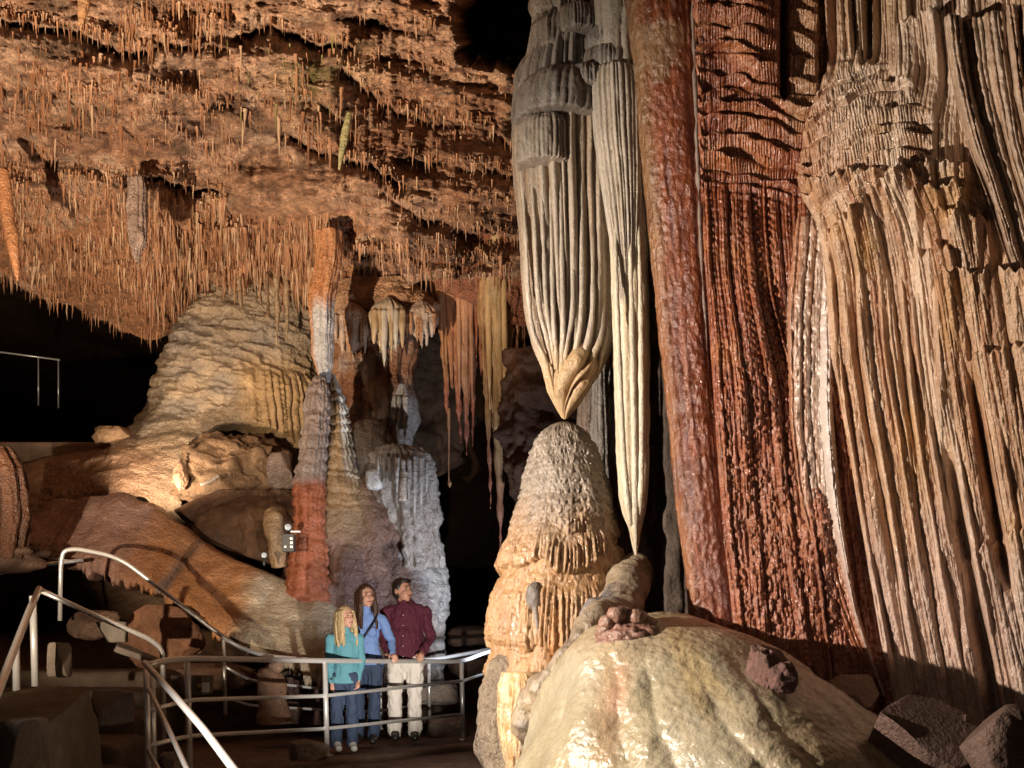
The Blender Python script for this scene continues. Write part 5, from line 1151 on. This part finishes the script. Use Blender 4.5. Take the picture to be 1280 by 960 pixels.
F4 = empty('block_lamp', Pv(257, 866, 10.2), 'small white lamp with a yellow bulb fixed to the stone block', 'lamp')
boxm('housing', (0, 0, .05), (.06, .06, .09), plain('white_plastic', (0.65, 0.63, 0.6), 0.5), F4); boxm('bulb', (-.055, -.01, .07), (.03, .03, .03), plain('yellow_plastic', (0.5, 0.4, 0.05), 0.4), F4)

# ------------------------------------------------------------------ people
class Soup:
    def __init__(s): s.V = []; s.F4 = []; s.X = []; s.n = 0
    def add(s, W_):
        nv_, nu_ = W_.shape[:2]; s.V.append(W_.reshape(-1, 3)); s.F4.append(gridfaces(nv_, nu_, True) + s.n)
        s.X += [[s.n + i for i in range(nu_)], [s.n + (nv_ - 1) * nu_ + i for i in range(nu_)][::-1]]; s.n += nv_ * nu_
    def cap(s, a, b, ra, rb, nu_=14, flat=1.0):
        a = np.array(a, float); b = np.array(b, float); L_ = np.linalg.norm(b - a); u = (b - a) / max(L_, 1e-6)
        ts, rs = [], []
        for q in np.linspace(-math.pi / 2 + .12, 0, 5): ts.append(ra * math.sin(q)); rs.append(ra * math.cos(q))
        for q in np.linspace(0, math.pi / 2 - .12, 5): ts.append(L_ + rb * math.sin(q)); rs.append(rb * math.cos(q))
        C = a + np.array(ts)[:, None] * u; W_, th = tube_verts(C, rs, nu_, (0, 1, 0))
        if flat != 1.0:
            W_[..., 1] = C[:, None, 1] + (W_[..., 1] - C[:, None, 1]) * flat
        s.add(W_)
    def chain(s, pts, flat=1.0):
        for p, q in zip(pts[:-1], pts[1:]): s.cap(p[:3], q[:3], p[3], q[3], flat=flat)
    def ell(s, c, r, M=None):
        th = np.linspace(0, 2 * math.pi, 18, endpoint=False); ph = np.linspace(.05, math.pi - .05, 12)
        W_ = np.stack([np.sin(ph)[:, None] * np.cos(th), np.sin(ph)[:, None] * np.sin(th), np.cos(ph)[:, None] + 0 * th], -1) * np.array(r)
        if M is not None: W_ = W_ @ np.array(M).T
        s.add(W_ + np.array(c))
    def make(s, name, mat, parent, voxel=0.008, smooth=4, fn=None):
        me = mesh_np(name, np.concatenate(s.V), np.concatenate(s.F4), extra=s.X)
        o = link(name, me, None)
        r = o.modifiers.new('r', 'REMESH'); r.mode = 'VOXEL'; r.voxel_size = voxel
        sm = o.modifiers.new('s', 'SMOOTH'); sm.factor = 0.5; sm.iterations = smooth
        dg = bpy.context.evaluated_depsgraph_get(); me2 = bpy.data.meshes.new_from_object(o.evaluated_get(dg))
        o.modifiers.clear(); o.data = me2; bpy.data.meshes.remove(me)
        if fn is not None:
            v = np.empty(len(me2.vertices) * 3, np.float32); me2.vertices.foreach_get('co', v); v = v.reshape(-1, 3)
            nn = np.empty(len(me2.vertices) * 3, np.float32); me2.vertices.foreach_get('normal', nn); nn = nn.reshape(-1, 3)
            v = fn(v.astype(float), nn.astype(float)); me2.vertices.foreach_set('co', v.astype(np.float32).ravel())
        me2.polygons.foreach_set('use_smooth', np.ones(len(me2.polygons), bool)); me2.update(); me2.materials.append(mat)
        if parent is not None: o.parent = parent
        return o

def cloth(name, col, rough=0.85, bump=0.25): return plain(name, col, rough, 0.0, bump, 140, 0.10)
M_skin = plain('skin', (0.55, 0.30, 0.22), 0.5, 0, 0.03, 60, 0.05)
M_skin2 = plain('tanned_skin', (0.48, 0.24, 0.16), 0.5, 0, 0.03, 60, 0.05)
M_eye = plain('dark_iris', (0.02, 0.015, 0.01), 0.2); M_lip = plain('lips', (0.36, 0.10, 0.09), 0.45)
M_brown = plain('brown_hair', (0.060, 0.026, 0.014), 0.42, 0, 0.5, 90, 0.3); M_blond = plain('blond_hair', (0.50, 0.36, 0.19), 0.45, 0, 0.5, 90, 0.2); M_dark = plain('dark_hair', (0.018, 0.012, 0.010), 0.4, 0, 0.4, 90, 0.2)
M_burg = cloth('burgundy_cotton', (0.085, 0.010, 0.028)); M_chino = cloth('cream_cotton', (0.70, 0.65, 0.60)); M_blue = cloth('blue_knit', (0.17, 0.28, 0.58)); M_teal = cloth('teal_knit', (0.10, 0.29, 0.36)); M_jean = cloth('blue_denim', (0.030, 0.050, 0.10))
M_shoe = plain('dark_leather', (0.02, 0.016, 0.014), 0.4); M_white = plain('white_sneaker', (0.62, 0.62, 0.6), 0.6); M_bead = plain('pearl_button', (0.6, 0.55, 0.5), 0.3); M_strap = plain('black_strap', (0.012, 0.012, 0.014), 0.5)

def wrinkle(amp, f, seed, zs=1.0):
    def fn(v, n):
        h = fbm(v[:, 0] * f, v[:, 1] * f, v[:, 2] * f * zs, seed, 3); return v + n * (amp * (np.abs(h) * 2 - 0.5))[:, None]
    return fn

def hand(S, w, dirv, side, sc, curl):
    """palm and five fingers from wrist w along dirv; fingers bend towards curl"""
    w = np.array(w, float); u = np.array(dirv, float); u /= np.linalg.norm(u); c = np.array(curl, float); c = c - u * (c @ u); c /= np.linalg.norm(c); l = np.cross(u, c) * side
    S.cap(w, w + u * .075 * sc, .026 * sc, .034 * sc, 12)
    S.cap(w + l * .02 * sc + u * .03 * sc, w + l * .026 * sc + u * .08 * sc, .018 * sc, .016 * sc); S.cap(w - l * .02 * sc + u * .03 * sc, w - l * .026 * sc + u * .078 * sc, .018 * sc, .016 * sc)
    for k, ln in enumerate((.070, .080, .075, .058)):
        b = w + u * .082 * sc + l * (.030 - .020 * k) * sc
        m = b + (u * .8 + c * .5) * ln * .5 * sc; e = m + (u * .25 + c * .95) * ln * .5 * sc
        S.cap(b, m, .0095 * sc, .009 * sc, 8); S.cap(m, e, .009 * sc, .0075 * sc, 8)
    b = w + u * .028 * sc + l * .026 * sc; m = b + (l * .75 + u * .55 + c * .2) * .042 * sc; e = m + (u * .8 + c * .5) * .034 * sc
    S.cap(b, m, .012 * sc, .0105 * sc, 8); S.cap(m, e, .0105 * sc, .008 * sc, 8)

def person(base, H, yaw, spec, label):
    k = H / 1.80; lab = label
    g = lambda *p: tuple(np.array(p[:3]) * k) + (() if len(p) < 4 else (p[3] * k,))
    fem = spec['fem']; sh = spec['sh']; hw = spec['hip']
    hc = np.array(spec['head']) ; R = Matrix.Rotation(yaw, 3, 'Z') @ Matrix.Rotation(spec.get('nod', 0), 3, 'X'); Rn = np.array(R); hs = spec['hs']
    def hp(x, y, z): return hc + Rn @ (np.array([x, y, z]) * hs)
    A = spec['arms']; Lg = spec['legs']
    S = Soup()
    S.ell(hp(0, .012, .02), np.array([.076, .094, .098]) * hs, R); S.ell(hp(0, -.028, -.045), np.array([.058, .062, .072]) * hs, R)   # skull, face
    S.ell(hp(0, -.062, -.100), np.array([.026, .024, .020]) * hs, R); S.cap(hp(0, -.086, .005), hp(0, -.108, -.034), .010 * hs, .0155 * hs)   # chin, nose
    S.ell(hp(0, -.083, .022), np.array([.052, .014, .012]) * hs, R)                                                                   # brow
    for s in (-1, 1):
        S.ell(hp(.034 * s, -.070, -.030), np.array([.024, .020, .022]) * hs, R); S.ell(hp(.079 * s, .012, -.012), np.array([.010, .020, .032]) * hs, R)
    S.ell(hp(0, -.084, -.066), np.array([.026, .012, .012]) * hs, R)
    neck = np.array([spec['lean'], .015, spec['shz'] + .02])
    S.cap(neck, hp(0, .02, -.06), (.055 if not fem else .046) * k, (.052 if not fem else .044) * k)
    S.cap((0, 0, spec['hipz'] + .05), (spec['lean'], .01, spec['shz'] - .06), hw * .78, sh * .50, flat=.60)
    for s in (0, 1):
        a = A[s]; S.cap(a[0], a[1], .045 * k, .037 * k); S.cap(a[1], a[2], .036 * k, .026 * k)
        d = np.array(a[2]) - np.array(a[1]); hand(S, a[2], a[3], -1 if s else 1, k * .98, a[4])
        l = Lg[s]; S.cap(l[0], l[1], .075 * k, .052 * k); S.cap(l[1], l[2], .050 * k, .034 * k); S.cap(l[2], np.array(l[2]) + [0, -.10 * k, -.055 * k], .028 * k, .016 * k)
    o = S.make('person', spec['skin'], None, 0.0065, 3); o.location = base; tag(o, lab, 'person')
    # shirt
    T = Soup(); lean = spec['lean']; wz = spec['shirt_bottom']
    if fem:
        T.cap((0, 0, wz + .02), (lean * .4, 0, wz + .18 * k), hw * 1.28, sh * .82, flat=.68); T.cap((lean * .4, 0, wz + .16 * k), (lean, .01, spec['shz'] - .10 * k), sh * .76, sh * .82, flat=.64)
        for s in ((-1, 1) if spec.get('bust', 1) > 0 else ()): T.ell((lean + s * .066 * k, -.075 * k, spec['shz'] - .19 * k), np.array([.062, .055, .065]) * k * spec.get('bust', 1))
        T.cap(neck + [0, 0, -.02], hp(0, .012, -.115), .060 * k, .054 * k)
    else:
        T.cap((0, 0, wz + .06), (0, -.01, wz + .24), hw * 1.14, hw * 1.24, flat=.76); T.cap((0, -.01, wz + .2), (lean, 0, spec['shz'] - .10), hw * 1.22, sh * .84, flat=.66)
        T.cap(neck + [0, 0, -.01], neck + [0, -.005, .035], .070, .062)
    T.cap((lean - sh * .72, .01, spec['shz'] - .045 * k), (lean + sh * .72, .01, spec['shz'] - .045 * k), .065 * k, .065 * k)
    for s in (0, 1):
        a = A[s]; fat = 1.0 if fem else 1.08
        T.cap(a[0], a[1], .062 * k * fat, .050 * k * fat); T.cap(a[1], np.array(a[1]) * .06 + np.array(a[2]) * .94, .050 * k * fat, .037 * k * fat)
    def trim(v, n):
        v = wrinkle(0.018 if not fem else 0.011, 12, 5, 0.7)(v, n); low = v[:, 2] < wz
        v[low, 2] = wz + (v[low, 2] - wz) * 0.05; return v
    sho = T.make('shirt' if not fem else 'sweater', spec['top'], o, 0.009, 4, trim)
    # trousers
    Q = Soup()
    Q.cap((0, 0, spec['hipz'] + (.10 if not fem else .02) * k), (0, 0, spec['hipz'] - .02), hw * (.92 if not fem else .80), hw * (1.02 if not fem else .92), flat=.72)
    for s in (0, 1):
        l = Lg[s]; f = spec['leg']
        top = np.array(l[0]); Q.cap(top + [0, 0, .02], l[1], .104 * k * f, .076 * k * f); Q.cap(l[1], np.array(l[2]) + [0, -.008, .0], .076 * k * f, .072 * k * f)
    def trimq(v, n):
        v = wrinkle(0.020, 10, 9, 0.7)(v, n); low = v[:, 2] < .04 * k; v[low, 2] = .04 * k + (v[low, 2] - .04 * k) * 0.05; return v
    Q.make('trousers', spec['bottom'], o, 0.009, 3, trimq)
    for s in (0, 1):
        l = np.array(Lg[s][2]); z = Soup(); z.cap((l[0], l[1] + .03 * k, .048 * k), (l[0] + spec['toe'] * k, l[1] - .17 * k, .040 * k), .050 * k, .044 * k); z.cap((l[0], l[1], .09 * k), (l[0] + spec['toe'] * .5 * k, l[1] - .08 * k, .062 * k), .052 * k, .048 * k)
        z.make('shoe', spec['shoe'], o, 0.008, 3, lambda v, n: np.where(np.arange(3) == 2, np.maximum(v, 0.002), v))
    # face details
    for s in (-1, 1):
        e = Soup(); e.ell(hp(.031 * s, -.0875, .002), np.array([.013, .006, .006]) * hs, R); e.make('eye', M_eye, o, 0.003, 1)
        e = Soup(); e.cap(hp(.016 * s, -.094, .020), hp(.046 * s, -.086, .022), .004 * hs, .003 * hs); e.make('eyebrow', spec['hair'], o, 0.003, 1)
    e = Soup(); e.cap(hp(-.020, -.0935, -.066), hp(.020, -.0935, -.066), .0055 * hs, .0055 * hs); e.make('mouth', M_lip, o, 0.003, 1)
    # hair
    Hh = Soup()
    Hh.ell(hp(0, .025, .036), np.array([.086, .098, .094]) * hs, R)
    if fem:
        for s in (-1, 1):
            for j in range(5):
                x = s * (.070 + .010 * (j % 2)); y = -.048 + .030 * j
                zb = spec['hairlen'] * (1 - .10 * (j % 3))
                Hh.cap(hp(x * .92, y * .8 + .004, .050), hp(x * 1.10, y + .004, -.09), .022 * hs, .026 * hs)
                Hh.cap(hp(x * 1.10, y + .004, -.09), hp(x * 1.22, y * .9 - .010, -zb), .026 * hs, .016 * hs)
        for j in range(5):
            x = -.06 + .03 * j; Hh.cap(hp(x, .085, .03), hp(x * 1.3, .095, -spec['hairlen'] * .95), .035 * hs, .024 * hs)
    else:
        Hh.ell(hp(0, .045, -.010), np.array([.084, .075, .085]) * hs, R); Hh.ell(hp(.01, -.035, .088), np.array([.066, .052, .026]) * hs, R)
        for s in (-1, 1): Hh.cap(hp(.076 * s, -.012, .05), hp(.078 * s, -.010, .0), .010 * hs, .008 * hs)
    face_cut = lambda v, n: v
    def hf(v, n):
        q = (v - hc) @ Rn / hs                      # head space: push hair out of the face
        m = (q[:, 1] < -.045) & (np.abs(q[:, 0]) < .060) & (q[:, 2] < .058) & (q[:, 2] > -.14)
        q[m, 1] = -.045
        st = 0.004 * np.sin(q[:, 0] * 420 + 6 * fbm(q[:, 0] * 20, q[:, 1] * 20, q[:, 2] * 6, 3)) * (1 if fem else .4)
        return (q * hs) @ Rn.T + hc + n * st[:, None]
    Hh.make('hair', spec['hair'], o, 0.007, 3, hf)
    return o, hp, sho

V3 = lambda *a: np.array(a, float)
# man in the burgundy shirt
mb = Pv(507, 925, 12.05); kk = 1.0
man, mh, msh = person(mb, 1.82, math.radians(48), dict(nod=-.10, fem=False, skin=M_skin2, head=V3(-.03, -.03, 1.68), hs=1.13, sh=.215, shz=1.50, hip=.165, hipz=.92, lean=.0, shirt_bottom=.90, leg=1.08,
    arms=[(V3(-.21, .01, 1.44), V3(-.27, -.02, 1.16), V3(-.17, -.22, .98), V3(.05, -1, -.35), V3(0, 0, -1)), (V3(.215, .01, 1.44), V3(.285, -.03, 1.14), V3(.20, -.22, .985), V3(-.1, -1, -.45), V3(0, 0, -1))],
    legs=[(V3(-.095, 0, .90), V3(-.115, -.03, .50), V3(-.12, .02, .09)), (V3(.095, 0, .90), V3(.105, -.04, .50), V3(.10, .01, .09))], toe=.02, top=M_burg, bottom=M_chino, shoe=M_shoe, hair=M_dark),
    'man in a burgundy shirt and cream trousers with one hand on the railing')
for j in range(5):
    z_ = 1.40 - .115 * j; e = Soup(); e.ell((-.012, -.158 - .018 * math.sin(j * .8), z_), (.007, .004, .007)); e.make('button', M_bead, msh, 0.003, 1)
e = Soup(); e.cap((-.015, -.105, 1.55), (-.085, -.085, 1.47), .016, .010); e.cap((-.005, -.105, 1.55), (.065, -.095, 1.47), .016, .010); e.make('collar', M_burg, msh, 0.006, 2)
gl = Soup()
for s in (-1, 1):
    gl.cap(mh(.012 * s, -.101, .008), mh(.050 * s, -.092, .008), .0018, .0018, 6); gl.cap(mh(.012 * s, -.101, -.014), mh(.050 * s, -.092, -.014), .0018, .0018, 6); gl.cap(mh(.052 * s, -.09, .006), mh(.08 * s, .01, .0), .0018, .0018, 6)
gl.make('glasses', M_steel, man, 0.002, 0)

# woman in the blue turtleneck
wb = Pv(459, 929, 11.72)
wom, wh, wsh = person(wb, 1.73, math.radians(30), dict(nod=-.08, fem=True, skin=M_skin, head=V3(-.01, -.02, 1.605), hs=1.06, sh=.172, shz=1.40, hip=.150, hipz=.88, lean=-.005, shirt_bottom=.86, leg=.98, hairlen=.33,
    arms=[(V3(-.165, .01, 1.35), V3(-.20, .02, 1.08), V3(-.17, -.03, .84), V3(.05, -.15, -1), V3(0.4, -1, 0)), (V3(.165, .01, 1.345), V3(.265, .0, 1.12), V3(.30, -.15, .97), V3(.35, -1, -.35), V3(0, -.2, -1))],
    legs=[(V3(-.085, 0, .86), V3(-.095, -.02, .47), V3(-.10, .02, .09)), (V3(.085, 0, .86), V3(.085, -.03, .47), V3(.07, .01, .09))], toe=.01, top=M_blue, bottom=M_jean, shoe=M_shoe, hair=M_brown),
    'woman with long brown hair in a blue turtleneck and jeans reaching for the railing')
C = catmull([(.115, -.02, 1.43), (.095, -.125, 1.33), (.02, -.165, 1.2), (-.08, -.135, 1.06), (-.165, -.06, .95)], 30); Wt, _t = tube_verts(C, 0.009, 8)
so = link('shoulder_strap', mesh_np('shoulder_strap', Wt.reshape(-1, 3), gridfaces(30, 8, True)), M_strap, wom)

# girl with blond hair
gb = Pv(431, 938, 11.15)
girl, gh, gsh = person(gb, 1.50, math.radians(42), dict(nod=-.10, fem=True, skin=M_skin, head=V3(.015, -.02, 1.385), hs=.98, sh=.150, shz=1.205, hip=.128, hipz=.76, lean=.005, shirt_bottom=.70, leg=1.0, hairlen=.30, bust=0,
    arms=[(V3(-.145, .01, 1.16), V3(-.17, .01, .91), V3(-.125, -.05, .70), V3(.15, -.15, -1), V3(1, -.4, 0)), (V3(.145, .01, 1.16), V3(.175, .02, .93), V3(.145, -.04, .73), V3(-.1, -.1, -1), V3(-1, -.5, 0))],
    legs=[(V3(-.07, 0, .74), V3(-.075, -.02, .40), V3(-.085, .02, .075)), (V3(.07, 0, .74), V3(.075, -.03, .40), V3(.075, .01, .075))], toe=.05, top=M_teal, bottom=M_jean, shoe=M_white, hair=M_blond),
    'girl with long blond hair in a teal sweater, jeans and white sneakers')
e = Soup(); e.cap((-.135, -.035, .745), (-.13, -.043, .735), .033, .033); e.make('wristband', M_strap, girl, 0.005, 1)
